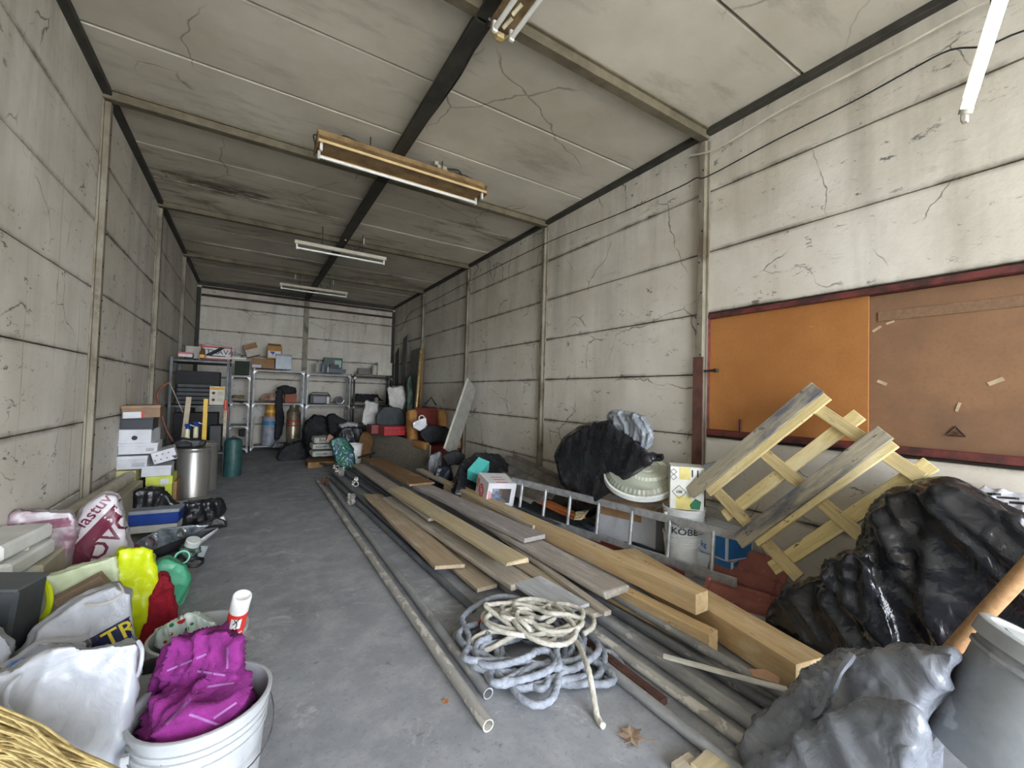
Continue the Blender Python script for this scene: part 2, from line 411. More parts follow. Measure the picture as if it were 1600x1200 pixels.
# right wall with the boarded opening
WZ0, WZ1 = 1.05, 2.045; WY1 = 2.125
wr = struct(MB().box((XR+.13, (YB+2.17)/2, 1.85), (.2, YB-2.17, 3.8)).box((XR+.13, (2.17+YF)/2, WZ0/2), (.2, 2.17-YF, WZ0-.02)).box((XR+.13, (-.15+YF)/2, 1.5), (.2, -.15-YF, 1.2)).box((XR+.13, (2.17+YF)/2, (WZ1+3.75)/2+.01), (.2, 2.17-YF, 3.75-WZ1)).build('wall_right', JOINT))
ys = [YF+.01] + posts
random.seed(3)
for i in range(len(ys)-1):
    a, b = ys[i], ys[i+1]
    for k in range(7):
        z0 = k*ROW; z1 = min(z0+ROW, 3.62)
        if i == 1 and k in (2, 3): continue
        dx = rnd(-.004, .004)
        panel(wr, (XR+.015+dx, (a+b)/2, (z0+z1)/2), (.05, b-a-.01, z1-z0-.009))
# left wall
wlft = struct(MB().box((XL-.13, (YB+YF)/2, 1.85), (.2, YB-YF+.2, 3.8)).build('wall_left', JOINT))
for i in range(len(ys)-1):
    a, b = ys[i], ys[i+1]
    for k in range(7):
        z0 = k*ROW; z1 = z0+ROW
        panel(wlft, (XL-.015+rnd(-.004, .004), (a+b)/2, (z0+z1)/2), (.05, b-a-.01, z1-z0-.009))
# back wall in two widths
wb = struct(MB().box((1.08, YB+.13, 1.85), (4.7, .2, 3.8)).build('wall_back', JOINT))
for a, b in ((XL, 1.08), (1.08, XR)):
    for k in range(7):
        z0 = k*ROW; panel(wb, ((a+b)/2, YB+.015, z0+ROW/2), (b-a-.01, .05, ROW-.009))
# front side of the opening: narrow piers and the header above the door
wf = struct(MB().box((XL+.06, YF-.1, 1.85), (.3, .2, 3.8)).box((XR-.06, YF-.1, 1.85), (.3, .2, 3.8)).box((1.08, YF-.1, 3.5), (4.4, .2, .5)).build('wall_front', M_WALL))
# ceiling
ce = struct(MB().box((1.08, (YB+YF)/2, H+.14), (4.9, YB-YF+.6, .2)).build('ceiling', JOINT))
cys = [YF] + posts
for i in range(len(cys)-1):
    a, b = cys[i], cys[i+1]; n = 3
    for x0, x1 in ((XL, 1.08), (1.08, XR)):
        for k in range(n):
            y0 = a+(b-a)*k/n; y1 = a+(b-a)*(k+1)/n
            bb = MB(); bb.box(((x0+x1)/2, (y0+y1)/2, H+.02+rnd(-.004, .004)), (x1-x0-.01, y1-y0-.018, .05), None, .007)
            bb.build('ceiling_panel', M_CEIL, ce)
CB = mat((112, 104, 84), (84, 76, 60), 5, .7, .1, .4, .65, .2, 40)
for y in posts[0:5]:
    MB().box((1.08, y, H-.045), (XR-XL-.02, .075, .07), None, .004).build('ceiling_beam', CB, ce)
    MB().box((1.08, y, H-.012), (XR-XL-.02, .12, .012), None, .002).build('beam_flange', CB, ce)
cbm = mat((62, 60, 52), (40, 38, 34), 6, .7, .1)
for i in range(6):
    a = cys[i]; b = cys[i+1]
    MB().box((1.08, (a+b)/2, H-.06), (.06, b-a-.02, .09), None, .004).box((1.08, (a+b)/2, H-.1), (.11, b-a-.02, .014), None, .003).build('centre_beam', cbm, ce)
for sx, x in ((1, XL+.035), (-1, XR-.035)):
    MB().box((x, (YB+YF)/2, H-.03), (.06, YB-YF-.02, .05), None, .004).build('edge_beam', cbm, ce)
MB().box((1.08, YB-.03, H-.05), (XR-XL-.02, .05, .08), None, .004).build('edge_beam', cbm, ce)
# steel posts: channel with bolt holes, rusty at the joints
PST = NT('rusty_steel_post')
_X, _Y, _Z = PST.sep()
_c = PST.mix(PST.ramp(PST.noise(5, 5, .7, PST.map((1, 1, .5))), .42, .66), lin((138, 132, 116)), lin((98, 88, 70)))
_c = PST.mix(PST.ramp(PST.noise(2.3, 5, .7, PST.map((1, 1, .8))), .56, .68), _c, lin((64, 48, 34)))
PSTM = PST.out(_c, .6, PST.bump(PST.noise(40, 4), .2, .004), .1)
HOLE = mat((16, 14, 12), None, 5, .9)
def post(x, y, sx, wall, z0=0, z1=H-.1, w=.1, d=.05):
    b = MB(); b.box((x-sx*d/2, y, (z0+z1)/2), (d, w*.55, z1-z0), None, .003); b.box((x-sx*.008, y, (z0+z1)/2), (.014, w, z1-z0), None, .002)
    p = b.build('steel_post', PSTM, wall)
    h = MB()
    for k in range(int((z1-z0)/.26)):
        z = z0+.15+k*.26
        h.cyl((x-sx*d, y+(.012 if k % 2 else -.012), z), (x-sx*(d+.004), y+(.012 if k % 2 else -.012), z), .007, seg=8)
    h.build('bolt_hole_discs', HOLE, p)  # near-black discs: the shade inside the bolt holes, put in as colour
for y in posts[1:5]:
    post(XR-.012, y, 1, wr); post(XL+.012, y, -1, wlft)
b = MB(); b.box((1.08, YB-.035, 1.75), (.11, .05, 3.4), None, .004); b.build('steel_post', PSTM, wb)
for x in (XL+.05, XR-.05): MB().box((x, YB-.03, 1.75), (.07, .05, 3.45), None, .003).build('corner_post', cbm, wb)
# window: red frame, two sliding hardboards
RED = mat((104, 48, 44), (62, 36, 32), 9, .6, 0, .45, .6, .2, 50)
w1 = struct(MB().box((XR+.02, (WY1-.12)/2, WZ1-.018), (.09, WY1+.12, .04), None, .004).box((XR+.02, (WY1-.12)/2, WZ0+.02), (.09, WY1+.12, .045), None, .004)
            .box((XR+.02, WY1+.012, (WZ0+WZ1)/2), (.09, .03, WZ1-WZ0), None, .003).build('window_1', RED))
t = NT('orange_hardboard')
c_ = t.mix(t.ramp(t.noise(1.6, 5, .6), .35, .65), lin((172, 118, 66)), lin((154, 102, 54)))
c_ = t.mix(t.ramp(t.noise(60, 3, .7), .5, .75, 0, .4), c_, lin((140, 84, 38)))
c_ = t.mix(t.ramp(t.noise(9, 6, .8, t.map((1, 1, 2)), 1.5), .66, .69, 0, .55), c_, lin((222, 184, 130)))
_x, _y, _z = t.sep()
BOARD = t.out(c_, .55, None, 0, .35)
t = NT('brown_hardboard')
c_ = t.mix(t.ramp(t.noise(1.6, 5, .6), .35, .65), lin((138, 104, 76)), lin((112, 86, 66)))
c_ = t.mix(t.ramp(t.noise(2.2, 5, .6), .5, .8, 0, .6), c_, lin((88, 72, 62)))
c_ = t.mix(t.ramp(t.noise(60, 3, .7), .5, .75, 0, .4), c_, lin((120, 76, 42)))
BOARD2 = t.out(c_, .55, None, 0, .35)
bpan = MB().box((XR+.018, (1.06+WY1)/2, (WZ0+WZ1)/2+.008), (.012, WY1-1.06-.004, WZ1-WZ0-.075)).build('board_panel', BOARD, w1)
MB().box((XR+.036, (1.04-.12)/2, (WZ0+WZ1)/2), (.012, 1.1+.12-.01, WZ1-WZ0-.085)).build('board_panel', BOARD2, w1)
MB().box((XR+.10, (WY1-.12)/2, (WZ0+WZ1)/2), (.02, WY1+.30, WZ1-WZ0+.1)).build('light_stop', DSTEEL, w1)  # unseen backing added behind the boards to stop outside light leaking in
# wooden batten printed along the top of the right board, tape scraps, little triangle plate
MB().box((XR+.026, .42, 1.87), (.006, 1.2, .06), None, .002).build('batten', wood((136, 104, 76), (112, 86, 64)), w1)
for (px, py, w_, h_, a) in ((1497, 636, .012, .05, .3), (1378, 598, .05, .018, .5), (1556, 596, .06, .02, -.5), (1370, 514, .05, .014, -.6), (1391, 504, .04, .012, -.3)):
    p = W(px, py, XR+.028)
    o = bx('tape_scrap', mat((186, 164, 134), None, 9, .6), w1, p, (.003, w_, h_), (a, 0, 0), 0)
p = W(1494, 676, XR+.027); tri = MB()
for r0, z in ((.042, 0),):
    pts = [Vector((0, r0*math.sin(a), r0*math.cos(a)*.8)) for a in (0, 2.094, 4.189)]
    for i in range(3): tri.cyl(p+pts[i], p+pts[(i+1) % 3], .005, seg=6)
tri.cyl(p+Vector((0, 0, -.004)), p+Vector((-.004, 0, -.004)), .014, seg=3)
tri.build('triangle_mark', mat((66, 42, 30), None, 6, .6), w1)
p0 = W(1094, 580, XR-.05); MB().box(p0+Vector((0, -.06, 0)), (.02, .2, .018), None, .003).box(p0+Vector((0, -.14, 0)), (.03, .03, .03), None, .003).build('latch_bolt', DSTEEL, w1)
MB().box((XR-.068, Y0, .88), (.012, .095, 1.62), None, .003).build('trim_1', mat((98, 66, 54), (70, 46, 38), 7, .7, 0, .4, .6, .3, 30)); struct(bpy.data.objects['trim_1'])
MB().box((XR+.0, WY1-.27, WZ0+.08), (.012, .018, .12), None, .002).build('runner_strip', RED, w1)
# outside apron seen only by the light
struct(MB().box((1.08, -13.5, -.12), (26, 18, .2)).build('ground_outside', mat((176, 172, 162), (150, 146, 136), 2, .9)))
# cables and pipes on the structure: named things
def wire(name, label, cat, pts, r, m, group=None, seg=8):
    o = MB().tube(pts, r, seg).build(name, m, None, True); return tag(o, label, cat, group)
def smoothpts(pts, n=8):
    pts = [Vector(p) for p in pts]; out = []
    for i in range(len(pts)-1):
        p0 = pts[max(i-1, 0)]; p1 = pts[i]; p2 = pts[i+1]; p3 = pts[min(i+2, len(pts)-1)]
        for k in range(n):
            t_ = k/n; out.append(.5*((2*p1)+(p2-p0)*t_+(2*p0-5*p1+4*p2-p3)*t_*t_+(3*p1-p0-3*p2+p3)*t_**3))
    out.append(pts[-1]); return out
cab = [W(px, py, XR-.06) for px, py in ((1745, 10), (1600, 48), (1540, 72), (1485, 78), (1425, 108), (1330, 160), (1210, 220), (1107, 275))] + [W(px, py, XR-.075) for px, py in ((1088, 278), (1060, 293), (960, 337), (855, 379), (738, 437), (665, 476), (640, 490), (628, 514), (620, 517))]
wire('wall_cable', 'black cable strung along the top of the right wall over every post', 'cable', smoothpts(cab, 4), .005, BLACKM)
cd = [W(px, py, XR-.07) for px, py in ((1745, -110), (1600, -20), (1530, 8), (1400, 78), (1300, 130), (1220, 172), (1120, 232), (1078, 243))]
wire('conduit', 'thin cream conduit running along the wall just under the ceiling edge, upper right', 'conduit', smoothpts(cd, 4), .009, mat((196, 190, 174), None, 8, .5))
for k, py in enumerate((463, 472)):
    p = A(478, py+ (8 if k else 6), YB-.09)
    wire('wall_pipe', ('upper' if k == 0 else 'lower')+' of the two brown pipes running across the back wall', 'pipe', [(XL+.1, YB-.09, p.z), (XR-.1, YB-.09, p.z)], .025, mat((66, 40, 32), (46, 34, 28), 5, .6), 'pipes across the back wall')
cc = [Vector((1.0, y, H-.1-.02*math.sin(y*7)-.02)) for y in [1.9+.25*i for i in range(9)]]
cc = [A(765, 30, 2.0), A(742, 75, 2.3), A(722, 112, 2.65), A(705, 128, 2.9), A(672, 178, 3.3), A(642, 215, 3.7), A(632, 235, 3.9)]
for p in cc: p.z = min(p.z, H-.02)
wire('ceiling_cable', 'black cable hanging in a loose bow beside the middle ceiling beam', 'cable', smoothpts(cc, 5), .008, BLACKM)
# ================================================================== RIGHT SIDE: TIMBER, PIPES, ROPE
WG = ((182, 176, 168), (146, 138, 130)); WY = ((198, 178, 138), (160, 138, 100)); WB = ((212, 180, 126), (178, 142, 92))
W_GREY = wood(*WG, stain=(196, 192, 186)); W_GREY2 = wood((190, 182, 168), (154, 144, 130), stain=(200, 194, 186)); W_YEL = wood((206, 192, 156), (178, 162, 128), stain=(172, 166, 156))
W_BEAM = wood((216, 190, 146), (192, 160, 114), stain=(226, 210, 176), spots=(120, 86, 50)); W_OAK = wood((150, 118, 78), (112, 84, 54), stain=(176, 150, 110))
W_TAN = wood((192, 178, 156), (160, 144, 122), stain=(186, 180, 172)); W_WHITE = wood((196, 200, 204), (160, 164, 170), stain=(212, 216, 222))
W_LIGHT = wood((196, 186, 168), (168, 156, 136))
def plank(name, label, cat, p0, p1, w, t, m, group=None, roll=0, warp=0, ragged=0, seed=0, bev=.003):
    """timber from p0 to p1; both are the middle of its top face"""
    random.seed(seed); M = frame(p0, p1); L = (Vector(p1)-Vector(p0)).length; bm = bmesh.new(); n = 14; rings = []
    for i in range(n+1):
        x = L*i/n; s = warp*math.sin(math.pi*i/n); e = 0
        pts = []
        for (y, z) in ((-w/2, -t), (w/2, -t), (w/2, 0), (-w/2, 0)):
            ex = 0
            if ragged and i in (0, n): ex = rnd(-ragged, ragged)
            pts.append(bm.verts.new((x+ex, y+rnd(-.0015, .0015), z+s)))
        rings.append(pts)
    for a, b in zip(rings, rings[1:]):
        for i in range(4): j = (i+1) % 4; bm.faces.new((a[i], a[j], b[j], b[i]))
    bm.faces.new(list(reversed(rings[0]))); bm.faces.new(rings[-1])
    bmesh.ops.recalc_face_normals(bm, faces=bm.faces)
    me = bpy.data.meshes.new(name); bm.to_mesh(me); bm.free()
    o = link(name, me, m, None, False, bev); o.matrix_world = M @ Matrix.Rotation(roll, 4, 'X')
    return tag(o, label, cat, group)
PL = 'boards laid out on the pile'
# three thick beams underneath on the right
plank('timber_beam', 'widest yellow timber beam, its near end beside the large black bag', 'beam', G(975, 858, .15), G(1268, 1032, .15), .2, .14, W_BEAM, 'squared timber beams', seed=1)
plank('timber_beam', 'short-looking yellow beam whose sawn end lies lowest, next to the grey pipes', 'beam', G(800, 832, .13), G(1115, 988, .13), .085, .11, W_BEAM, 'squared timber beams', seed=2)
plank('timber_beam', 'upper yellow beam lying on the widest one, alongside the ladder', 'beam', G(700, 752, .24), G(1097, 926, .27), .11, .11, wood((210, 186, 144), (186, 156, 114), stain=(200, 188, 166), spots=(120, 86, 50)), 'squared timber beams', seed=3)
# boards
plank('plank', 'narrow grey plank under the wide ones, its end showing by the white-painted board', 'plank', G(700, 810, .10), G(938, 955, .10), .12, .03, W_TAN, PL, seed=4)
plank('plank', 'thin grey lath beside the beam ends, under the wide rounded plank', 'plank', G(720, 790, .13), G(950, 955, .13), .05, .025, W_GREY2, PL, seed=14)
plank('plank', 'wide grey plank with a rounded, cracked near end in the middle of the pile', 'plank', G(700, 775, .185), G(966, 920, .185), .21, .045, W_GREY, PL, ragged=.012, seed=5, bev=.012)
plank('plank', 'far grey-violet plank lying over the wide one as far as a straight cut', 'plank', G(658, 757, .235), G(836, 838, .235), .21, .035, wood((176, 170, 166), (144, 136, 133), stain=(188, 183, 180)), PL, seed=6)
plank('plank', 'long thin plank at the right edge of the pile, against the open black bag', 'plank', G(655, 732, .235), G(840, 820, .235), .1, .03, W_LIGHT, PL, seed=7)
plank('plank', 'grey plank with a worn, rounded near end pointing at the rope', 'plank', G(610, 775, .13), G(818, 910, .13), .19, .04, W_GREY2, PL, ragged=.012, seed=8, bev=.012)
plank('plank', 'lowest board at the left, pale end just behind the rope coil', 'plank', G(618, 800, .05), G(762, 916, .05), .155, .026, W_TAN, PL, seed=9)
plank('plank', 'light brown board tilted outermost on the floor side with a clean sawn end', 'plank', G(583, 772, .10), G(704, 883, .10), .23, .026, wood((190, 172, 146), (162, 142, 116), stain=(200, 188, 166)), PL, roll=-.12, seed=10)
plank('plank', 'long pale board reaching farthest back on top of the pile', 'plank', G(560, 725, .19), G(684, 808, .19), .18, .028, wood((188, 180, 168), (162, 153, 140)), PL, seed=11)
plank('plank', 'yellowish board on top with a split, broken near end', 'plank', G(620, 762, .235), G(811, 876, .235), .175, .03, W_YEL, PL, ragged=.03, seed=12)
plank('painted_board', 'short board with whitish paint next to the rope coil', 'board', G(824, 905, .13), G(900, 950, .13), .22, .02, W_WHITE, PL, seed=13)
plank('plywood_sheet', 'brown varnished plywood sheet with a pale cut edge lying at the back of the pile', 'plywood', G(582, 716, .26), G(660, 755, .26), .31, .022, W_OAK, PL, seed=15)
plank('wood_offcut', 'light wood offcut at the bottom edge of the photo', 'offcut', G(1063, 1204, .03), G(1090, 1186, .03), .08, .03, W_LIGHT, 'offcuts at the bottom edge', seed=16)
plank('wood_offcut', 'yellowish wood offcut at the bottom edge, right of the other', 'offcut', G(1098, 1206, .04), G(1122, 1182, .04), .09, .035, W_YEL, 'offcuts at the bottom edge', seed=17)
# scaffold tubes
PIPE_G = mat((166, 168, 170), (130, 132, 134), 10, .5, .2, .35, .7, .2, 60, stretch=(.5, 1, 1), speck=((188, 186, 180), 22, .62))
PIPE_W = mat((178, 176, 170), (142, 141, 138), 7, .6, .1, .35, .7, .3, 60, stretch=(.6, 1, 1), speck=((206, 203, 194), 14, .52))
PIPE_D = mat((118, 122, 128), (88, 91, 96), 8, .45, .25, .35, .7, .2, 60, stretch=(.5, 1, 1), speck=((150, 150, 146), 20, .66))
def pipe(label, p0, p1, m=PIPE_G, r=.024, group='scaffold tubes on the floor', name='scaffold_tube'):
    M = frame(p0, p1); L = (Vector(p1)-Vector(p0)).length; b = MB()
    Q = Matrix.Rotation(R(90), 4, 'Y')
    b.lathe([(r*.8, .12), (r*.8, .001), (r, 0), (r, L), (r*.8, L), (r*.8, L-.12)], 20, (0, 0, 0), Q)
    o = b.build(name, m, None, True); o.matrix_world = M; return tag(o, label, 'pipe', group)
z_ = .026
pipe('outermost tube, white-speckled, its open end nearest the camera', G(497, 751, z_), G(763, 1134, z_), PIPE_W)
pipe('plain grey tube lying next to the white-speckled outermost one', G(508, 747, z_), G(763, 1084, z_), PIPE_G)
pipe('dark tube with its end squashed flat beside the tilted board', G(520, 739, .05), G(655, 862, z_), PIPE_D)
pipe('dark tube between the squashed one and the grey one, running under the boards', G(517, 748, z_), G(740, 952, z_), PIPE_D)
pipe('dark tube disappearing under the planks behind the clamps', G(532, 733, .05), G(640, 812, .03), PIPE_D)
pipe('innermost dark tube under the longest pale board', G(548, 733, .05), G(690, 832, .03), PIPE_D)
pipe('near tube running out of the rope coil to the bottom edge of the photo', G(640, 800, z_), G(1165, 1215, z_), PIPE_G)
pipe('speckled tube right of the rusty bar, running to the bottom edge', G(700, 825, z_), G(1240, 1215, z_), PIPE_W)
pipe('grey tube lying against the speckled one, right of the rope', G(720, 815, z_), G(1250, 1186, z_), PIPE_G)
pipe('embossed dark grey tube with its end in front of the grey bag', G(760, 842, .072), G(1190, 1135, .03), PIPE_G)
pipe('slim tube along the foot of the lowest beam', G(790, 850, .03), G(1262, 1138, .03), PIPE_D)
pipe('innermost grey tube, tight against the yellow beams', G(800, 838, .078), G(1268, 1112, .045), PIPE_G)
b = MB(); Lb = (G(912, 1000, .03)-G(1038, 1098, .03)).length
b.box((Lb/2, 0, 0), (Lb, .045, .03), None, .003); b.box((Lb/2, 0, .012), (Lb, .02, .012))
o = b.build('rusty_bar', mat((92, 62, 54), (70, 44, 38), 8, .8, 0, bump=.4)); o.matrix_world = frame(G(912, 1000, .03), G(1038, 1098, .03)); tag(o, 'rusty brown channel bar between two tubes beside the rope', 'metal bar')
plank('white_strip', 'white slat lying diagonally across the grey tubes', 'slat', G(1036, 1023, .11), G(1231, 1076, .11), .03, .012, WHITEP, seed=20)
o = crumple('tile_chip', [[G(*q, z) for q in ((1170, 1046), (1192, 1043), (1220, 1058), (1219, 1070), (1176, 1057)) for z in (.085, .11)]], mat((198, 158, 132), None, 9, .8), voxel=.006, smooth=2, amp=.003, floor=.01); tag(o, 'pinkish chip of tile at the foot of the widest beam', 'tile chip')
# leaves
def leaf(label, c, s, rz, m):
    pts = [(0, -.5), (.18, -.28), (.5, -.34), (.36, -.06), (.56, .14), (.26, .16), (.24, .46), (.02, .3), (-.22, .5), (-.24, .18), (-.54, .2), (-.36, -.04), (-.5, -.3), (-.16, -.28)]
    bm = bmesh.new(); cen = bm.verts.new((0, 0, .004)); vs_ = []
    for i, (x, y) in enumerate(pts): vs_.append(bm.verts.new((x*s, y*s, .005+.006*(i % 3)*s*4)))
    for i in range(len(vs_)): bm.faces.new((cen, vs_[i], vs_[(i+1) % len(vs_)]))
    r = bmesh.ops.extrude_face_region(bm, geom=list(bm.faces)); [setattr(v, 'co', v.co+Vector((0, 0, .0012))) for v in r['geom'] if isinstance(v, bmesh.types.BMVert)]
    bmesh.ops.recalc_face_normals(bm, faces=bm.faces); me = bpy.data.meshes.new('dry_leaf'); bm.to_mesh(me); bm.free()
    o = link('dry_leaf', me, m); o.location = c; o.rotation_euler = (0, 0, rz); tag(o, label, 'leaf', 'dry leaves on the floor')
    MB().tube([(0, -.3*s, .006), (.02*s, -.6*s, .006), (.08*s, -.85*s, .012)], .0018, 5).build('leaf_stem', m, o)
LEAF = mat((158, 136, 116), (128, 106, 88), 30, .7)
leaf('large dry brown leaf on the concrete near the bottom edge', G(986, 1152, .002), .10, .6, LEAF)
leaf('small dry leaf on the concrete, left of the rope coil', G(696, 1098, .002), .03, 2, mat((170, 112, 66), None, 30, .7))
leaf('tiny leaf scrap at the near edge of the rope coil', G(845, 1103, .002), .025, 1, mat((160, 120, 84), None, 30, .7))
# ropes: three-strand lay swept along loose coils
def rope(name, label, pts, r, m, group, pitch=58):
    P = smoothpts(pts, 4); d = [0]
    for a, b_ in zip(P, P[1:]): d.append(d[-1]+(b_-a).length)
    n = int(d[-1]/.0062); Q = []; j = 0
    for i in range(n):
        s = d[-1]*i/(n-1)
        while j < len(d)-2 and d[j+1] < s: j += 1
        t_ = (s-d[j])/max(1e-6, d[j+1]-d[j]); Q.append(P[j].lerp(P[j+1], t_))
    step = d[-1]/(n-1)
    b = MB().tube(Q, r, 12, rf=lambda i, a: r*(1+.2*abs(math.cos(1.5*(a-i*step*pitch)))-.1))
    o = b.build(name, m, None, 'full'); return tag(o, label, 'rope', group)
random.seed(11)
C1 = G(832, 1018, 0); ax = (G(950, 1060)-G(720, 1000)).normalized(); ay = Vector((-ax.y, ax.x, 0))
def at(u, v, z): return C1 + ax*u + ay*v + Vector((0, 0, z))
pts = []; N = 12
for k in range(N*26):
    a = 2*math.pi*k/26; t_ = k/26
    rx = .25+.07*math.sin(t_*2.1)+.07*math.sin(a*2+t_*2.7)+.02*math.sin(a*5+t_*3); ry = .24+.07*math.cos(t_*1.7+1)+.06*math.sin(a*3+t_*2.2)
    pts.append(at(rx*math.cos(a)+.07*math.sin(t_*1.3)-.02, ry*1.08*math.sin(a)+.06*math.cos(t_*1.9)-.045, .02+.017*(t_ % 4.5)+.008*math.sin(a*3+t_*2)))
pts += [at(.36, .1, .03), at(.44, .05, .02), at(.45, -.04, .018), at(.38, -.1, .018)]
rope('rope_coil', 'thick blue-grey rope lying in a big loose coil on the floor', pts, .0155, mat((158, 164, 174), (124, 130, 141), 24, .9, bump=.5, bs=200), 'coiled ropes')
pts = []
for k in range(7*24):
    a = 2*math.pi*k/24; t_ = k/24
    rx = .19+.07*math.sin(t_*2.7+1)+.07*math.sin(a*2+t_*2.2); ry = .15+.07*math.cos(t_*2.3)+.06*math.sin(a*2.0+t_*2.3)
    w_ = t_*.5; X_ = rx*math.cos(a); Y_ = ry*math.sin(a)
    pts.append(at(X_*math.cos(w_)-Y_*math.sin(w_)+.0, X_*math.sin(w_)*.7+Y_*math.cos(w_)+.08, .105+.014*(t_ % 3.5)+.012*math.sin(a*2+t_)))
pts += [at(-.1, -.05, .12), at(-.22, -.10, .10), at(-.27, -.17, .075), at(-.2, -.2, .06), at(-.08, -.08, .10), at(.03, .04, .12), at(.15, .02, .11), at(.24, -.04, .12), at(.29, -.14, .125), at(.33, -.22, .115), at(.36, -.28, .07), at(.39, -.34, .016), at(.42, -.38, .014)]
rope('rope_coil', 'thinner cream rope coiled on top of the blue-grey one with its frayed end trailing', pts, .0125, mat((206, 203, 192), (172, 168, 156), 24, .9, bump=.5, bs=200), 'coiled ropes')
o = bx('red_tag', mat((196, 40, 48), None, 9, .6), None, at(-.315, .02, .07), (.03, .012, .02), (.3, 0, .8)); tag(o, 'small red tape mark on the left side of the rope coil', 'tape')
# couplers at the far pipe ends
CLP = mat((206, 204, 200), (160, 154, 146), 20, .4, .5, .4, .6, .2, 80)
CLR = mat((122, 92, 68), (90, 70, 54), 20, .6, .5, .4, .6, .3, 60)
def coupler(label, c, rz, m):
    t_ = thing('scaffold_coupler', label, 'coupler', c, (0, 0, rz), 'scaffold couplers at the tube ends')
    for k, (z, rot) in enumerate(((.035, 0), (.095, R(90)))):
        Q = Matrix.Translation((0, 0, z)) @ Matrix.Rotation(rot, 4, 'Z') @ Matrix.Rotation(R(90), 4, 'Y')
        b = MB(); b.lathe([(.027, -.025), (.034, -.025), (.034, .025), (.027, .025), (.027, -.025)], 16, (0, 0, 0), Q, False, False)
        b.build('clamp_ring', m, t_, True)
        b = MB(); v = Matrix.Rotation(rot, 4, 'Z'); p0 = v @ Vector((0, .042, z-.03)); p1 = v @ Vector((0, .042, z+.045))
        b.cyl(p0, p1, .007, seg=8); b.cyl(p1-Vector((0, 0, .02)), p1, .014, seg=6); b.box(v @ Vector((0, .04, z)), (.04, .03, .012)); b.build('bolt', m, t_)
    return t_
coupler('silver scaffold coupler lying nearest, over the dark tubes', G(549, 789, .03), .6, CLP)
coupler('silver scaffold coupler to the right of the nearest one', G(556, 760, .03), 1.4, CLP)
coupler('farther silver coupler at the tube ends', G(526, 740, .03), 0, CLP)
coupler('farthest silver coupler standing highest among the tube ends', G(533, 744, .06), 2.2, CLP)
coupler('rusty brown coupler on the outermost tube ends', G(508, 760, .02), .9, CLR)
# ================================================================== RIGHT SIDE: LADDER, BUCKETS, BOXES
lt = thing('aluminium_ladder', 'aluminium ladder lying on its edge along the timber pile', 'ladder')
la0, la1 = G(795, 795, .12), G(1151, 911, .12)
ua0, ua1 = None, None
dirL = (la1-la0); LL = dirL.length
M = frame(la0, la1)
# upper rail above and slightly towards the wall
uoff = Vector((.05, .02, .295))
def rail(p0, p1):
    m_ = frame(p0, p1); L = (p1-p0).length; o = MB().box((L/2, 0, 0), (L, .025, .062), None, .003).build('rail', ALU, lt); o.matrix_world = m_; return o
rail(la0, la1); rail(la0+uoff, la1+uoff)
for px in (1111, 1043, 983, 931, 886, 848, 811):
    # rung positions along the lower rail found from where they stand
    best = min(range(400), key=lambda k: abs(_px - px) if (_px := (800+FPX*((la0+dirL*k/400-EYEV).dot(cr))/((la0+dirL*k/400-EYEV).dot(cf)))) is not None else 0)
    p = la0+dirL*best/400
    MB().cyl(p+uoff*.02, p+uoff*.98, .016, seg=10).build('rung', ALU, lt, True)
# white carton with a flap and the stack of plastic domes
CARD = mat((192, 156, 116), (170, 134, 96), 8, .8)
cw = thing('carton_box', 'large white carton with torn brown top behind the ladder', 'box', (2.98, 2.70, 0), (0, 0, -1.275))
WHT = mat((214, 218, 226), (196, 200, 208), 4, .6)
bx('box_body', WHT, cw, (0, -.01, .20), (.56, .22, .40), None, .004)
bx('torn_liner', CARD, cw, (-.06, -.1225, .33), (.42, .006, .14), None, 0)
bx('flap', CARD, cw, (.0, -.17, .395), (.54, .12, .006), (.35, 0, 0), 0); bx('flap', CARD, cw, (.345, .0, .37), (.16, .2, .006), (0, .35, 0), 0)
bx('flap', CARD, cw, (.18, .095, .50), (.30, .006, .22), (-.05, 0, 0), 0); bx('flap', CARD, cw, (-.30, .0, .39), (.08, .22, .006), (0, -.4, 0), 0)
bx('red_stripe', mat((206, 30, 34), None, 8, .5), cw, (.20, -.124, .375), (.08, .004, .04), None, 0)
DOME = NT('clear_ribbed_plastic'); DOMEM = DOME.out(lin((214, 220, 200)), .25, None, 0); DOME.b.inputs['Alpha'].default_value = .42
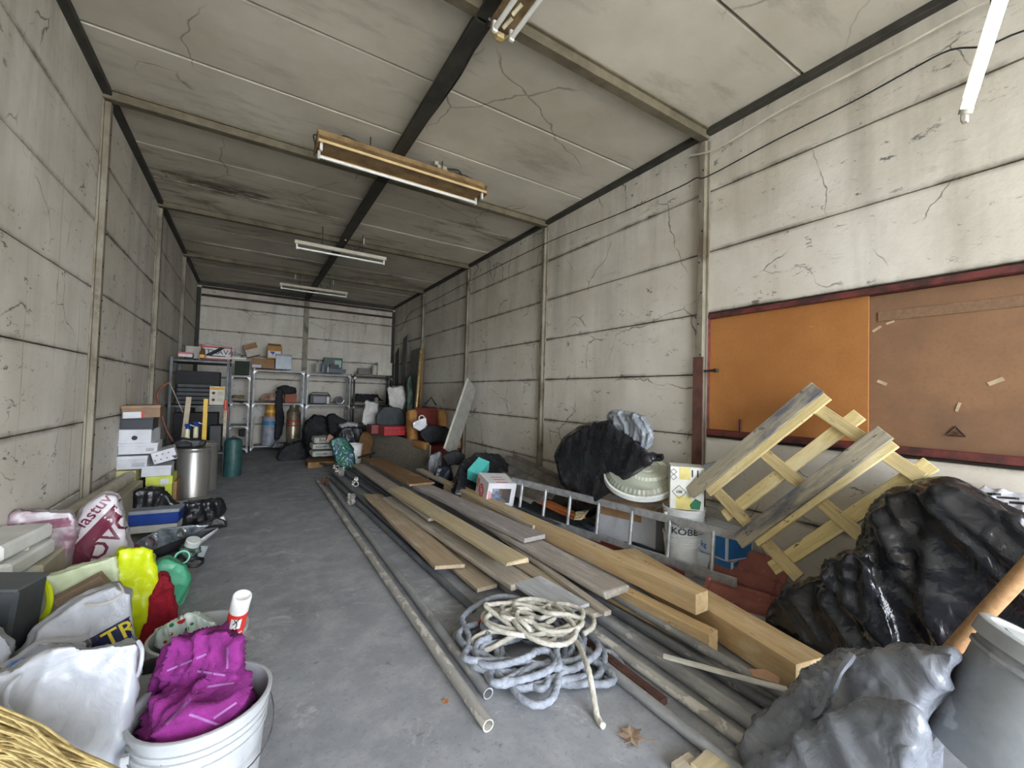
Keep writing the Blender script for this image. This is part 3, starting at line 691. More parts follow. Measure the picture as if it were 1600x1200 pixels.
for k in range(1):
    dm = thing('plastic_dome_lid', 'stack of large clear ribbed plastic dome lids tipped over on the white carton', 'plastic lid', W(999, 750, 2.84))
    dm.scale = (.93, .93, .9)
    dm.rotation_mode = 'QUATERNION'; dm.rotation_quaternion = Vector((-.36, -.34, 1)).to_track_quat('Z', 'Y')
    b = MB(); b.lathe([(.305, 0), (.318, .008), (.318, .05), (.300, .055), (.296, .01)], 48, cap0=False, cap1=False); b.build('rim', mat((226, 230, 226), None, 8, .35), dm, True)
    b = MB(); seg = 96; rings = []
    for r_, z in ((.298, .03), (.29, .07), (.268, .10), (.20, .11), (.13, .112), (.125, .10), (.07, .10), (.0001, .10)):
        rings.append(b.ring([Vector(((r_*(1+(.018 if i % 2 else 0)*(1 if r_ > .2 else 0)))*math.cos(2*math.pi*i/seg), (r_*(1+(.018 if i % 2 else 0)*(1 if r_ > .2 else 0)))*math.sin(2*math.pi*i/seg), z)) for i in range(seg)]))
    b.skin(rings); b.build('ribbed_shell', DOMEM, dm)
    b = MB(); seg = 72; rings = []
    for r_, z in ((.2, .05), (.19, .10), (.165, .135), (.12, .14), (.115, .13), (.075, .13), (.07, .138), (.045, .138), (.04, .13), (.0001, .13)):
        rings.append(b.ring([Vector((.06+(r_*(1+(.04 if i % 2 and r_ > .15 else 0)))*math.cos(2*math.pi*i/seg), .03+(r_*(1+(.04 if i % 2 and r_ > .15 else 0)))*math.sin(2*math.pi*i/seg), z)) for i in range(seg)]))
    b.skin(rings); b.build('inner_lid', mat((214, 216, 196), (200, 204, 184), 8, .35, alpha=.8), dm, True)
# buckets
def bucket(name, label, c, r, h, m, rot=(0, 0, 0), group=None, taper=.86, handle=True, ribs=3, hm=None, cat='bucket', ha=-2.0, droop=-.06):
    t_ = thing(name, label, cat, c, rot, group)
    b = MB(); pr = [(.001, .004), (r*taper*.97, .002), (r*taper, .012)]
    for k in range(ribs):
        z = h*(.9-.045*k*1.6); f = taper+(1-taper)*z/h
        pr += []
    zz = [h*.72, h*.80, h*.86, h*.93]
    for i in range(1, 9): z = h*.70*i/8; pr.append((r*(taper+(1-taper)*z/h), z))
    for k, z in enumerate(zz[:ribs]):
        f = r*(taper+(1-taper)*z/h); pr += [(f, z), (f+.006, z+.001), (f+.006, z+.006), (f, z+.007)]
    pr += [(r*.99, h-.02), (r+.008, h-.018), (r+.010, h-.002), (r+.006, h), (r-.002, h-.001), (r-.004, h-.03), (r*taper-.004, .03), (.001, .025)]
    b.lathe(pr, 40, cap0=False, cap1=False); b.build('bucket_body', m, t_, True)
    if handle:
        a0 = ha; pts = []
        for k in range(19):
            a = a0+math.pi*k/18; u = math.sin(math.pi*k/18)
            pts.append(((r+.018)*math.cos(a), (r+.018)*math.sin(a), h-.05+droop*u*2))
        MB().tube(pts, .0022, 6).build('wire_handle', hm or GALV, t_, True)
        for k in (0, 18): MB().box(pts[k], (.02, .02, .03), None, .003).build('handle_lug', m, t_)
    return t_
WB1 = mat((224, 226, 226), (200, 202, 204), 5, .4, bump=.05, speck=((150, 146, 140), 18, .72))
kb = G(1092, 905, 0)
b1 = bucket('paint_bucket', 'lower white plastic paint bucket standing behind the end of the ladder', (kb.x+.03, kb.y+.16, 0), .145, .3, WB1, group='nested paint buckets', handle=False)
b2 = bucket('paint_bucket', 'upper white paint bucket with dark printed name, nested in the lower one', (kb.x+.03, kb.y+.16, .20), .15, .3, WB1, group='nested paint buckets', ha=2.9)
ang = math.atan2(-(kb.y+.16), -(kb.x+.03))
text_on_cyl('KÖBE', .066, mat((44, 48, 56), None, 9, .5), b2, .147, .135, ang+.06, 1.2)
b = MB(); b.lathe([(.1405, .088), (.1428, .088), (.1432, .096), (.1408, .096)], 40, cap0=False, cap1=False); b.build('teal_band', mat((60, 150, 160), None, 9, .5), b2, True)
# carton with the diamond marks standing on the buckets
ct = thing('carton_box', 'white and yellow printed carton standing on the nested buckets, leaning on the wall', 'box', (kb.x+.02, kb.y+.14, .51), (0, 0, -.85))
bx('box_body', mat((220, 222, 216), (206, 206, 196), 6, .6), ct, (0, 0, .15), (.24, .2, .32), None, .004)
YL = mat((222, 208, 130), None, 6, .6)
bx('yellow_panel', YL, ct, (-.015, -.102, .26), (.075, .003, .09), None, 0); bx('yellow_panel', YL, ct, (-.02, -.102, .04), (.11, .003, .1), None, 0)
text('11', .075, INK, ct, (.055, -.103, .262), (R(90), 0, 0))
for (cx_, cz, s_) in ((-.055, .12, .05), (-.095, .27, .022), (-.095, .23, .022)):
    b = MB(); q = [Vector((cx_, -.1035, cz+s_)), Vector((cx_+s_, -.1035, cz)), Vector((cx_, -.1035, cz-s_)), Vector((cx_-s_, -.1035, cz))]
    for i in range(4): b.cyl(q[i], q[(i+1) % 4], .0016, seg=5)
    b.build('diamond_mark', INK, ct)
text('100', .03, INK, ct, (-.055, -.1035, .12), (R(90), 0, 0))
b = MB(); b.poly([(.03, -.104, .0), (.09, -.104, .0), (.10, -.104, .06), (.06, -.104, .08), (.02, -.104, .03)], (0, -.002, 0)); b.build('green_mark', mat((40, 120, 80), None, 6, .5), ct)
# small clear jar on its corner by the red post
jr = thing('glass_jar', 'empty clear plastic tub lying by the foot of the red-painted post', 'jar', W(1100, 728, XR-.16)-Vector((0, 0, .05)), (1.2, 0, .4))
MB().lathe([(.055, 0), (.06, .02), (.062, .11), (.066, .112), (.066, .12), (.058, .12), (.055, .02)], 24, cap0=False, cap1=False).build('tub_body', mat((205, 212, 216), None, 5, .15, alpha=.5), jr, True)
# pallet: built flat, then leaned on the wall on one corner
kk = .3
def onp(px, py, off=0):
    d = ray(px, py); t_ = (3.13-kk*1.5+kk*EYE)/(d.x-kk*d.z); return EYEV + d*t_
nrm = Vector((-1, 0, kk)).normalized()
pal = thing('wooden_pallet', 'wooden pallet leaning diagonally against the wall under the boarded window', 'pallet', onp(1250, 905))
PGREY = wood((176, 166, 140), (124, 118, 108), stain=(92, 92, 98), st=.47, spots=(70, 68, 66)); PNEW = wood((222, 204, 150), (196, 176, 120), stain=(232, 218, 174), spots=(96, 78, 58), st=.5)
PMARK = wood((214, 196, 146), (176, 156, 112), stain=(100, 90, 72), st=.56, spots=(70, 60, 48))
def pboard(name, a, b_, w, t, lift, m, label=None):
    p0 = onp(*a)+nrm*lift; p1 = onp(*b_)+nrm*lift; M_ = frame(p0, p1, nrm); L = (p1-p0).length
    o = MB().box((L/2, 0, -t/2), (L, w, t), None, .003).build(name, m, pal)
    o.matrix_parent_inverse = Matrix(); o.matrix_world = M_; o.matrix_local = Matrix.Translation(-pal.location) @ M_
    if label: o['label'] = label
pboard('cross_board', (1120, 768), (1248, 903), .075, .02, -.0, PMARK); pboard('cross_board', (1190, 705), (1345, 838), .075, .02, -.0, PMARK); pboard('cross_board', (1268, 632), (1440, 748), .075, .02, -.0, PMARK)
pboard('deck_board', (1083, 772), (1282, 608), .10, .022, .05, PGREY, 'weathered grey board'); pboard('deck_board', (1158, 848), (1388, 678), .10, .022, .05, PGREY, 'weathered grey board')
pboard('deck_board', (1106, 768), (1292, 618), .09, .022, .024, PNEW); pboard('deck_board', (1180, 845), (1395, 690), .09, .022, .024, PNEW)
pboard('deck_board', (1128, 806), (1340, 645), .085, .022, -.025, PNEW); pboard('deck_board', (1202, 888), (1452, 722), .085, .022, -.025, PNEW)
# clay ridge tiles
TILE = mat((160, 100, 90), (138, 84, 76), 7, .8, 0, .4, .65, .3, 40, speck=((190, 170, 162), 16, .64))
def pan_tile(label, p0, p1, w, up):
    M_ = frame(p0, p1, up); L = (Vector(p1)-Vector(p0)).length; b = MB(); rings = []
    def prof(k):
        y = -w/2+w*k/20; u = (y+w*.22)/(w*.2); z = .05*max(0, 1-u*u)**.5 if abs(u) < 1 else 0
        u2 = (y-w*.42)/(w*.09); z += .018*max(0, 1-u2*u2)**.5 if abs(u2) < 1 else 0
        return y, z
    for x, dz in ((0, .010), (.03, .010), (.034, 0), (L-.034, 0), (L-.03, -.006), (L, -.006)):
        q = [prof(k) for k in range(21)]
        rings.append(b.ring([Vector((x, y, z+dz)) for y, z in q] + [Vector((x, y, z+dz-.013)) for y, z in reversed(q)]))
    b.skin(rings); b.bm.faces.new(list(reversed(rings[0]))); b.bm.faces.new(rings[-1])
    o = b.build('roof_tile', TILE, None, True); o.matrix_world = M_; return tag(o, label, 'roof tile', 'red roof tiles')
pan_tile('upper red roof tile tilted up under the foot of the pallet', G(1116, 872, .16), G(1226, 912, .13), .30, (-.62, -.35, .6))
pan_tile('lower red roof tile lying flatter in front, by the end of the ladder', G(1100, 918, .05), G(1212, 952, .03), .20, (-.35, -.25, .9))
# blue and white cartons behind the pallet
BLU = mat((38, 120, 190), (28, 100, 168), 5, .5)
for k, (z, lab) in enumerate(((.0, 'lower blue and white carton on the floor behind the pallet'), (.20, 'upper blue and white carton printed 5 kg behind the pallet'))):
    cb_ = thing('carton_box', lab, 'box', (3.04, 1.93-.03*k, z+(.0)), (0, 0, .12-.3*k), 'blue and white cartons')
    bx('box_body', mat((216, 224, 234), (196, 206, 218), 5, .55), cb_, (0, 0, .097), (.26, .38, .19), None, .004)
    bx('blue_panel', BLU, cb_, (-.1315, -.12, .1), (.003, .12, .17), None, 0)
    bx('blue_panel', BLU, cb_, (0, -.1915, .1), (.22, .003, .17), None, 0)
    text('5×5 kg', .055, BLU, cb_, (-.133, .06, .06), (R(90), 0, R(-90)))
# dark red steel angle on the floor under the ladder, dark channel
o = MB().box((.5, 0, 0), (1.0, .05, .05), None, .003).box((.5, .02, .03), (1.0, .01, .04)).build('steel_angle', mat((112, 52, 46), (86, 42, 38), 7, .6)); o.matrix_world = frame(G(905, 842, .06), G(1048, 898, .06)); tag(o, 'dark red painted steel angle on the floor beside the upper beam', 'steel bar')
o = MB().box((.6, 0, 0), (1.2, .06, .04), None, .003).box((.6, .0, .03), (1.2, .03, .02)).build('steel_channel', mat((70, 78, 88), (54, 60, 68), 7, .5, .3)); o.matrix_world = frame(G(900, 815, .05), G(1072, 888, .04)); tag(o, 'dark blue-grey steel channel under the white carton', 'steel bar')
# scrap between ladder and wall
def scrap(name, label, cat, a, b_, w, t, z, m, group='scrap lying behind the ladder', up=(0, 0, 1)):
    p0 = G(a[0], a[1], z); p1 = G(b_[0], b_[1], z); L = (p1-p0).length
    o = MB().box((L/2, 0, -t/2), (L, w, t), None, .004).box((L*.5, 0, .006), (L*.9, w*.5, .012), None, .003).build(name, m); o.matrix_world = frame(p0, p1, up); return tag(o, label, cat, group)
scrap('orange_board', 'orange painted board lying behind the ladder rungs', 'board', (812, 765), (905, 808), .15, .02, .22, mat((206, 122, 62), (178, 98, 48), 6, .6))
scrap('metal_trough', 'blue-grey sheet metal trough with a rounded end behind the ladder', 'metal profile', (805, 790), (868, 820), .12, .06, .16, mat((84, 94, 104), (62, 70, 80), 6, .4, .5))
scrap('metal_trough', 'second, shorter blue-grey metal piece against the white carton', 'metal profile', (900, 812), (925, 828), .14, .07, .14, mat((92, 104, 118), (62, 70, 80), 9, .4, .5))
scrap('dark_red_profile', 'dark red painted metal profile at the foot of the ladder, by the open bag', 'metal profile', (808, 808), (850, 830), .1, .05, .1, mat((104, 48, 50), (74, 36, 38), 6, .6))
o = crumple('foam_scrap', [[G(*q, z) for q in ((900, 800), (920, 797), (908, 812), (896, 812)) for z in (.2, .26)]], mat((206, 190, 150), None, 12, .9), voxel=.01, smooth=2, amp=.008); tag(o, 'torn piece of yellowish foam behind the third rung of the ladder', 'foam')
# corrugated fibre-cement sheets
COR = mat((132, 126, 120), (98, 92, 86), 6, .85, 0, .4, .65, .3, 40)
def corr(label, p0, p1, w, up, n=4):
    M_ = frame(p0, p1, up); L = (Vector(p1)-Vector(p0)).length; b = MB(); nn = n*8; rings = []
    for x in (0, L):
        a = [Vector((x, -w/2+w*i/nn, .025*math.sin(2*math.pi*i/8))) for i in range(nn+1)]; c = [v+Vector((0, 0, -.007)) for v in reversed(a)]
        rings.append(b.ring(a+c))
    b.skin(rings); b.bm.faces.new(list(reversed(rings[0]))); b.bm.faces.new(rings[-1])
    o = b.build('corrugated_sheet', COR, None, True); o.matrix_world = M_; return tag(o, label, 'roofing sheet', 'corrugated sheets by the wall')
corr('upper grey corrugated sheet lying between the open bag and the big tied bag', Vector((2.94, 4.98, .44)), Vector((2.96, 3.8, .30)), .42, (-.45, 0, 1), 3)
corr('lower grey corrugated sheet sticking out towards the open black bag', Vector((2.78, 4.9, .28)), Vector((2.72, 3.6, .26)), .44, (-.2, 0, 1), 3)
corr('farthest corrugated sheet, behind the open black bag near the leaning board', Vector((2.92, 5.7, .32)), Vector((2.86, 5.05, .36)), .5, (-.35, 0, 1), 3)
# ================================================================== BAGS AND DRUM ON THE RIGHT
def two(pts, f, v0, v1): return [f(px, py, v) for px, py in pts for v in (v0, v1)]
def fl(pts): return [Vector((x, y, .005)) for x, y in pts]
BLK = plastic((24, 25, 28), .17, (34, 35, 39), .9, 9)
g1 = two([(1200, 962), (1222, 925), (1262, 900), (1300, 892)], W, 2.42, 2.75) + two([(1236, 1000), (1290, 1022), (1350, 1000)], W, 2.38, 2.7) + fl([(2.45, 1.2), (2.5, .9), (2.95, 1.1), (2.9, 1.3)])
g2 = two([(1288, 874), (1336, 860), (1370, 900), (1400, 1000), (1300, 1015)], W, 2.36, 2.95) + fl([(2.4, 1.05), (2.4, .7), (3.1, 1.1)])
g3 = two([(1358, 812), (1366, 792), (1398, 766), (1472, 750), (1520, 820), (1500, 1000), (1360, 1000)], W, 2.45, 3.05) + fl([(2.4, .9), (2.4, .5), (3.15, .9), (3.15, .5)])
g4 = two([(1440, 765), (1484, 748), (1530, 800), (1640, 830), (1640, 990), (1480, 1000)], W, 2.4, 3.12) + fl([(2.4, .3), (3.15, .3), (2.4, .6)])
g5 = two([(1362, 800), (1400, 762), (1440, 770), (1400, 840)], W, 2.75, 3.15)
o = crumple('rubbish_bag', [g1, g2, g3, g4, g5], BLK, voxel=.017, smooth=11, amp=.034, freq=6.5, seed=1, fold=(W(1450, 990, 2.4)-W(1345, 860, 2.4)), fine=.45, tie=(W(1345, 860, 2.5), .5)); tag(o, 'huge shiny black rubbish bag slumped in front of the pallet, at the right edge', 'bag', 'black rubbish bags')
# grey bag near the camera
GRB = plastic((112, 116, 124), .26, (128, 132, 140), 1.0, 12)
g1 = two([(1262, 1050), (1318, 1020), (1400, 1012), (1482, 1014), (1476, 1080), (1420, 1160), (1300, 1130)], W, 1.72, 2.1) + fl([(1.55, .5), (1.6, .95), (2.1, .9), (2.1, .5), (1.5, .62)])
g2 = two([(1238, 1080), (1262, 1058), (1300, 1090), (1280, 1130)], W, 1.75, 2.0) + fl([(1.6, .95), (1.8, .98), (1.7, .8)])
g3 = two([(1250, 1140), (1340, 1100), (1440, 1110), (1440, 1200), (1240, 1200)], W, 1.5, 1.85) + fl([(1.4, .6), (1.45, .85), (1.75, .9)])
g4 = two([(1440, 1012), (1494, 1018), (1484, 1066), (1450, 1080)], W, 1.7, 1.95)
o = crumple('plastic_sack', [g1, g2, g3, g4], GRB, voxel=.0125, smooth=14, amp=.03, freq=8, seed=4, fold=(.2, .75, .6), fine=.4, tie=(W(1300, 1075, 1.75), .3)); tag(o, 'grey plastic sack bunched up at the end of the grey tubes, beside the drum', 'bag')
lp = [W(1330, 1022, 1.72), W(1312, 1048, 1.66), W(1296, 1080, 1.64), W(1282, 1108, 1.64), W(1262, 1118, 1.66), W(1246, 1100, 1.7)]
MB().tube(smoothpts(lp, 5), .012, 8, rf=lambda i, a: .014*(1+.5*math.sin(i*.9)*.3)*(1.0 if math.cos(a) > 0 else .55)).build('twisted_handle', GRB, o, True)
# tilted drum with its lid
def along(px, py, t_): return EYEV + ray(px, py)*t_
DR = mat((138, 142, 146), (116, 120, 125), 5, .45, bump=.1, speck=((158, 161, 164), 7, .58))
pb = along(1550, 1200, 1.20); pt_ = along(1664, 1040, 1.15); axd = (pt_-pb); Ld = axd.length
dq = axd.to_track_quat('Z', 'Y')
dr = thing('plastic_drum', 'grey translucent plastic drum with lid, tilted, cut off by the right edge of the photo', 'drum', pb)
dr.rotation_mode = 'QUATERNION'; dr.rotation_quaternion = dq
MB().lathe([(.001, 0), (.14, 0), (.148, .01), (.152, Ld*.5), (.158, Ld-.07), (.165, Ld-.065), (.165, Ld-.055), (.158, Ld-.05), (.158, Ld-.01), (.001, Ld-.01)], 56, cap0=False, cap1=False).build('drum_body', DR, dr, True)
MB().lathe([(.17, Ld-.032), (.174, Ld-.03), (.174, Ld+.012), (.166, Ld+.018), (.15, Ld+.018), (.147, Ld+.008), (.12, Ld+.006), (.115, Ld+.012), (.001, Ld+.012)], 56, cap0=False, cap1=False).build('lid', mat((164, 168, 170), (148, 152, 154), 6, .4), dr, True)
# handle
o = MB().tube([along(1425, 1084, 1.66), along(1462, 1044, 1.60), along(1530, 968, 1.51), along(1600, 893, 1.42), along(1680, 806, 1.34)], .025, 16).build('wooden_pole', wood((190, 150, 106), (160, 120, 80)), None, True); tag(o, 'thick round wooden pole slanting up between the grey drum and the black bag', 'pole')
rc = [along(*q, t_) for q in ((1482, 1052), (1515, 1022), (1524, 1030), (1500, 1072), (1484, 1064)) for t_ in (1.48, 1.58)]
o = crumple('red_plastic', [rc], plastic((196, 30, 34), .35, bump=.3), voxel=.008, smooth=4, amp=.004, seed=3); tag(o, 'bright red plastic piece between the drum and the wooden pole', 'plastic piece')
# clothes behind
cl = [W(1505, 768, 3.12), W(1535, 757, 3.16), W(1600, 770, 3.14), W(1640, 800, 3.1), W(1560, 812, 3.05), W(1640, 900, 3.16), W(1520, 830, 3.1), W(1520, 800, 3.17), W(1640, 780, 3.17)]
o = crumple('printed_cloth', [cl], mat((190, 190, 196), (180, 180, 188), 8, .85), voxel=.01, smooth=4, amp=.012, seed=5); tag(o, 'white cloth printed with black marks bundled between the big black bag and the wall', 'cloth')
for k, (px, py, w_, h_, m_) in enumerate(((1552, 772, .05, .012, INK), (1575, 778, .07, .01, INK), (1592, 786, .06, .012, INK), (1560, 786, .06, .01, INK), (1530, 774, .03, .02, INK), (1548, 794, .05, .024, mat((206, 50, 96), None, 9, .8)), (1585, 798, .05, .014, INK))):
    mark_poly(o, (w_, h_), m_, W(px, py, 3.06), (.1, -1, .1), (0, .1, 1), 'printed_mark', 5)
# tied black bag by the wall
bl2 = plastic((28, 29, 33), .2, (42, 43, 48), .9, 10)
g1 = two([(866, 712), (882, 682), (915, 662), (950, 655), (985, 700), (975, 750), (930, 788), (880, 760)], W, 2.62, 3.08)
g2 = two([(950, 660), (1000, 690), (1020, 722), (960, 760)], W, 2.62, 3.05)
g3 = two([(905, 775), (945, 760), (932, 796), (905, 790)], W, 2.72, 2.95) + [Vector(v) for v in ((2.85, 3.7, .1), (2.85, 3.3, .1), (3.1, 3.3, .1), (3.1, 3.8, .1))]
g4 = two([(1000, 705), (1034, 708), (1040, 716), (1005, 730)], W, 2.85, 2.95)
o = crumple('rubbish_bag', [g1, g2, g3, g4], bl2, voxel=.02, smooth=14, amp=.026, freq=6.5, seed=8, fold=(0, -.3, 1), fine=.5, tie=(W(925, 662, 2.8), .5)); tag(o, 'full black rubbish bag standing against the wall behind the ladder, grey bag on top', 'bag', 'black rubbish bags')
gg = two([(950, 650), (962, 643), (985, 650), (1004, 652), (1018, 684), (1008, 698), (975, 678)], W, 2.66, 2.86)
o = crumple('plastic_bag', [gg], plastic((128, 134, 142), .3, (150, 156, 164), .7, 16), voxel=.011, smooth=2, amp=.022, freq=10, seed=9); tag(o, 'crumpled grey plastic bag on top of the tied black bag by the wall', 'bag')
# open black bag with boxes
cx, cy = 2.47, 4.55
g1 = [A(706, 765, 4.5), A(719, 722, 4.7), A(746, 704, 4.8), A(780, 708, 4.8), A(806, 738, 4.7), A(812, 770, 4.5), A(725, 722, 5.1), A(775, 716, 5.2)] + fl([(2.2, 4.65), (2.25, 5.15), (2.9, 5.1), (2.8, 4.5), (2.3, 4.55)])
g2 = [A(706, 772, 4.4), A(716, 742, 4.5), A(735, 770, 4.35), A(735, 790, 4.35)] + fl([(2.1, 4.5), (2.3, 4.35), (2.3, 4.7)])
g3 = [A(790, 765, 4.45), A(806, 755, 4.5), A(800, 785, 4.35), A(770, 790, 4.3)] + fl([(2.75, 4.5), (2.6, 4.2), (2.4, 4.3)])
o = crumple('rubbish_bag', [g1, g2, g3], plastic((24, 25, 29), .3, bump=.5, scale=8), voxel=.018, smooth=5, amp=.02, freq=6, seed=12, fine=.6); tag(o, 'open black rubbish bag slumped over the pile with two boxes in its mouth', 'bag', 'black rubbish bags')
wbx = thing('appliance_box', 'white box with red print and a cut-out window, lying in the open black bag', 'box', A(774, 766, 4.0), (.16, .08, -.12))
wbx.scale = (1.08, 1.08, 1.12)
WR = mat((226, 226, 228), (208, 208, 212), 5, .5); RP = mat((196, 44, 60), None, 9, .5)
b = MB(); s_ = (.30, .30, .25)
for c, s in (((0, 0, -.12), (.30, .30, .006)), ((0, 0, .12), (.30, .30, .006)), ((-.147, 0, 0), (.006, .30, .24)), ((.147, 0, 0), (.006, .30, .24)), ((0, .147, 0), (.29, .006, .24))): b.box(c, s)
b.build('box_body', WR, wbx)
fb = MB()
for c, s in (((0, -.147, .095), (.30, .006, .05)), ((0, -.147, -.095), (.30, .006, .05)), ((-.125, -.147, 0), (.05, .006, .14)), ((.125, -.147, 0), (.05, .006, .14))): fb.box(c, s)
fb.build('window_front', WR, wbx); bx('brown_inside', CARD, wbx, (.06, .13, 0), (.16, .01, .2), None, 0)
fm = crumple('film_wrap', [[Vector((x, y, z)) for x in (-.1, .04) for y in (-.05, .08) for z in (-.11, .04)]], mat((96, 108, 132), (160, 170, 190), 30, .3), wbx, voxel=.012, smooth=2, amp=.02, freq=14, floor=-1)
b = MB(); q = [Vector((-.1505, .06*math.cos(a), .055*math.sin(a))) for a in [2*math.pi*k/24 for k in range(25)]]; b.tube(q, .006, 6); b.build('red_ring', RP, wbx)
b = MB(); q = [Vector((-.1505, .035*math.cos(a), .032*math.sin(a))) for a in [2*math.pi*k/20 for k in range(21)]]; b.tube(q, .004, 6); b.build('red_ring', RP, wbx)
for k, (y, z, w_, h_) in enumerate(((.125, .06, .012, .09), (.105, .06, .008, .09), (.085, .08, .01, .05))): bx('red_print', RP, wbx, (-.1505, y, z-.02), (.002, w_, h_), None, 0)
for k in range(3): bx('red_print', RP, wbx, (-.131+.012*k, -.1508, -.01), (.006, .002, .12-.02*k), None, 0)
for k in range(3): bx('red_print', RP, wbx, (0, -.10+.07*k-.02, .1235), (.12, .012, .002), None, 0)
tq = thing('turquoise_box', 'small turquoise carton tipped up beside the white box in the open bag', 'box', A(747, 735, 4.5), (.35, -.5, .5))
bx('box_body', mat((88, 196, 190), (78, 184, 178), 5, .5), tq, (0, 0, 0), (.25, .15, .15), None, .003); bx('end_flap', mat((130, 226, 220), None, 5, .5), tq, (.127, 0, 0), (.004, .152, .152), None, 0)
# white bucket and dark sack by the chipboard's near end
bucket('paint_bucket', 'small white bucket with a black rag in it, left of the open black bag', (A(718, 735, 5.4).x, 5.4, 0), .13, A(715, 722, 5.4).z, WHITEP, handle=False, ribs=2)
g = [A(*q, y) for q in ((690, 712), (712, 703), (727, 712), (722, 726), (700, 728)) for y in (5.25, 5.5)]
o = crumple('black_rag', [g], DARKF, voxel=.012, smooth=3, amp=.012, seed=2); tag(o, 'black rag bunched on the rim of the small white bucket', 'cloth')
g = [A(*q, y) for q in ((684, 728), (705, 730), (708, 755), (688, 765)) for y in (5.3, 5.6)] + fl([(2.05, 5.3), (2.3, 5.3), (2.1, 5.6)])
o = crumple('dark_sack', [g], plastic((32, 36, 48), .35, bump=.5), voxel=.015, smooth=3, amp=.018, seed=6); tag(o, 'dark blue plastic sack tucked between chipboard and small white bucket', 'bag')
g = [A(*q, y) for q in ((672, 712), (688, 706), (690, 735), (674, 740)) for y in (6.0, 6.3)] + fl([(2.3, 6.0), (2.5, 6.2), (2.4, 6.4)])
o = crumple('clear_sack', [g], plastic((150, 152, 160), .25, (196, 198, 206), .7, 14), voxel=.015, smooth=3, amp=.02, seed=7); tag(o, 'clear plastic sack beside the near end of the chipboard', 'bag')
# ================================================================== LEFT PILE
BURG = mat((110, 40, 62), (90, 30, 50), 6, .4)
o = MB().box((0, 0, 0), (.66, 2.75, .006), None, .001).build('cardboard_sheet', mat((158, 152, 142), (132, 126, 118), 3, .85)); o.location = (-.60, 4.42, .006); o.rotation_euler = (0, 0, -.02); tag(o, 'flat grey cardboard sheet on the floor under the pile by the left wall', 'cardboard')
o = MB().tube([Vector((XL+.13, 3.0, .50)), Vector((XL+.13, 4.0, .475)), Vector((XL+.13, 5.3, .46))], .05, 12, rf=lambda i, a: .05*(1+.12*math.sin(a*3+i))).build('rolled_sheet', mat((186, 180, 160), (160, 154, 134), 5, .5, bump=.3), None, True); tag(o, 'long pale rolled plastic sheet lying along the left wall above the bags', 'roll')
for k in range(2):
    o = MB().box((XL+.155, 4.15, .21), (.16, 2.3, .42), None, .01).build('low_ledge', mat((176, 170, 148), (150, 144, 124), 3, .8)) if k == 0 else None
    if o: tag(o, 'low yellowish masonry ledge running along the foot of the left wall', 'ledge')
# white bucket with the purple jacket
BK = mat((176, 179, 182), (158, 161, 165), 5, .42, bump=.06, speck=((150, 150, 150), 20, .70))
pbk = along(318, 1088, 1.32)
bkt = bucket('plastic_bucket', 'white plastic bucket stuffed with a purple jacket, nearest the camera on the left', (pbk.x, pbk.y, 0), .178, pbk.z, BK, group='white buckets on the left', ha=-2.55, droop=-.055)
c0 = Vector((pbk.x, pbk.y, pbk.z))
g1 = [c0+Vector((.15*math.cos(a), .15*math.sin(a), -.06)) for a in [k*.7 for k in range(9)]] + [c0+Vector((.12*math.cos(a), .12*math.sin(a), .03)) for a in [k*.8 for k in range(8)]]
g2 = [along(*q, t_) for q in ((262, 1012), (300, 995), (352, 985), (372, 996), (362, 1040), (376, 1080), (300, 1090), (238, 1090), (236, 1070)) for t_ in (1.34, 1.5)]
g3 = [along(*q, t_) for q in ((330, 1000), (372, 994), (366, 1030), (330, 1040)) for t_ in (1.5, 1.62)]
o = crumple('purple_jacket', [g1, g2, g3], mat((134, 34, 122), (106, 24, 98), 7, .85, bump=.6, bs=260), voxel=.0095, smooth=3, amp=.024, freq=9, seed=13, fold=(.5, .6, .3), fine=.9); tag(o, 'purple fleece jacket with grey seams bundled in the near white bucket', 'jacket')
SEAM = mat((150, 96, 156), None, 9, .8)
for (px, py, w_, h_, a) in ((292, 1035, .1, .006, .4), (330, 1052, .08, .006, -.15), (355, 1028, .006, .06, .3), (285, 1105, .09, .007, .8), (320, 1125, .09, .006, -.35), (352, 1110, .06, .007, .6), (345, 1070, .07, .006, .15)):
    x_ = cr*math.cos(a)+cu*math.sin(a); mark_poly(o, (w_, h_), SEAM, along(px, py, 1.2), x_, cu*math.cos(a)-cr*math.sin(a), 'seam', 8)
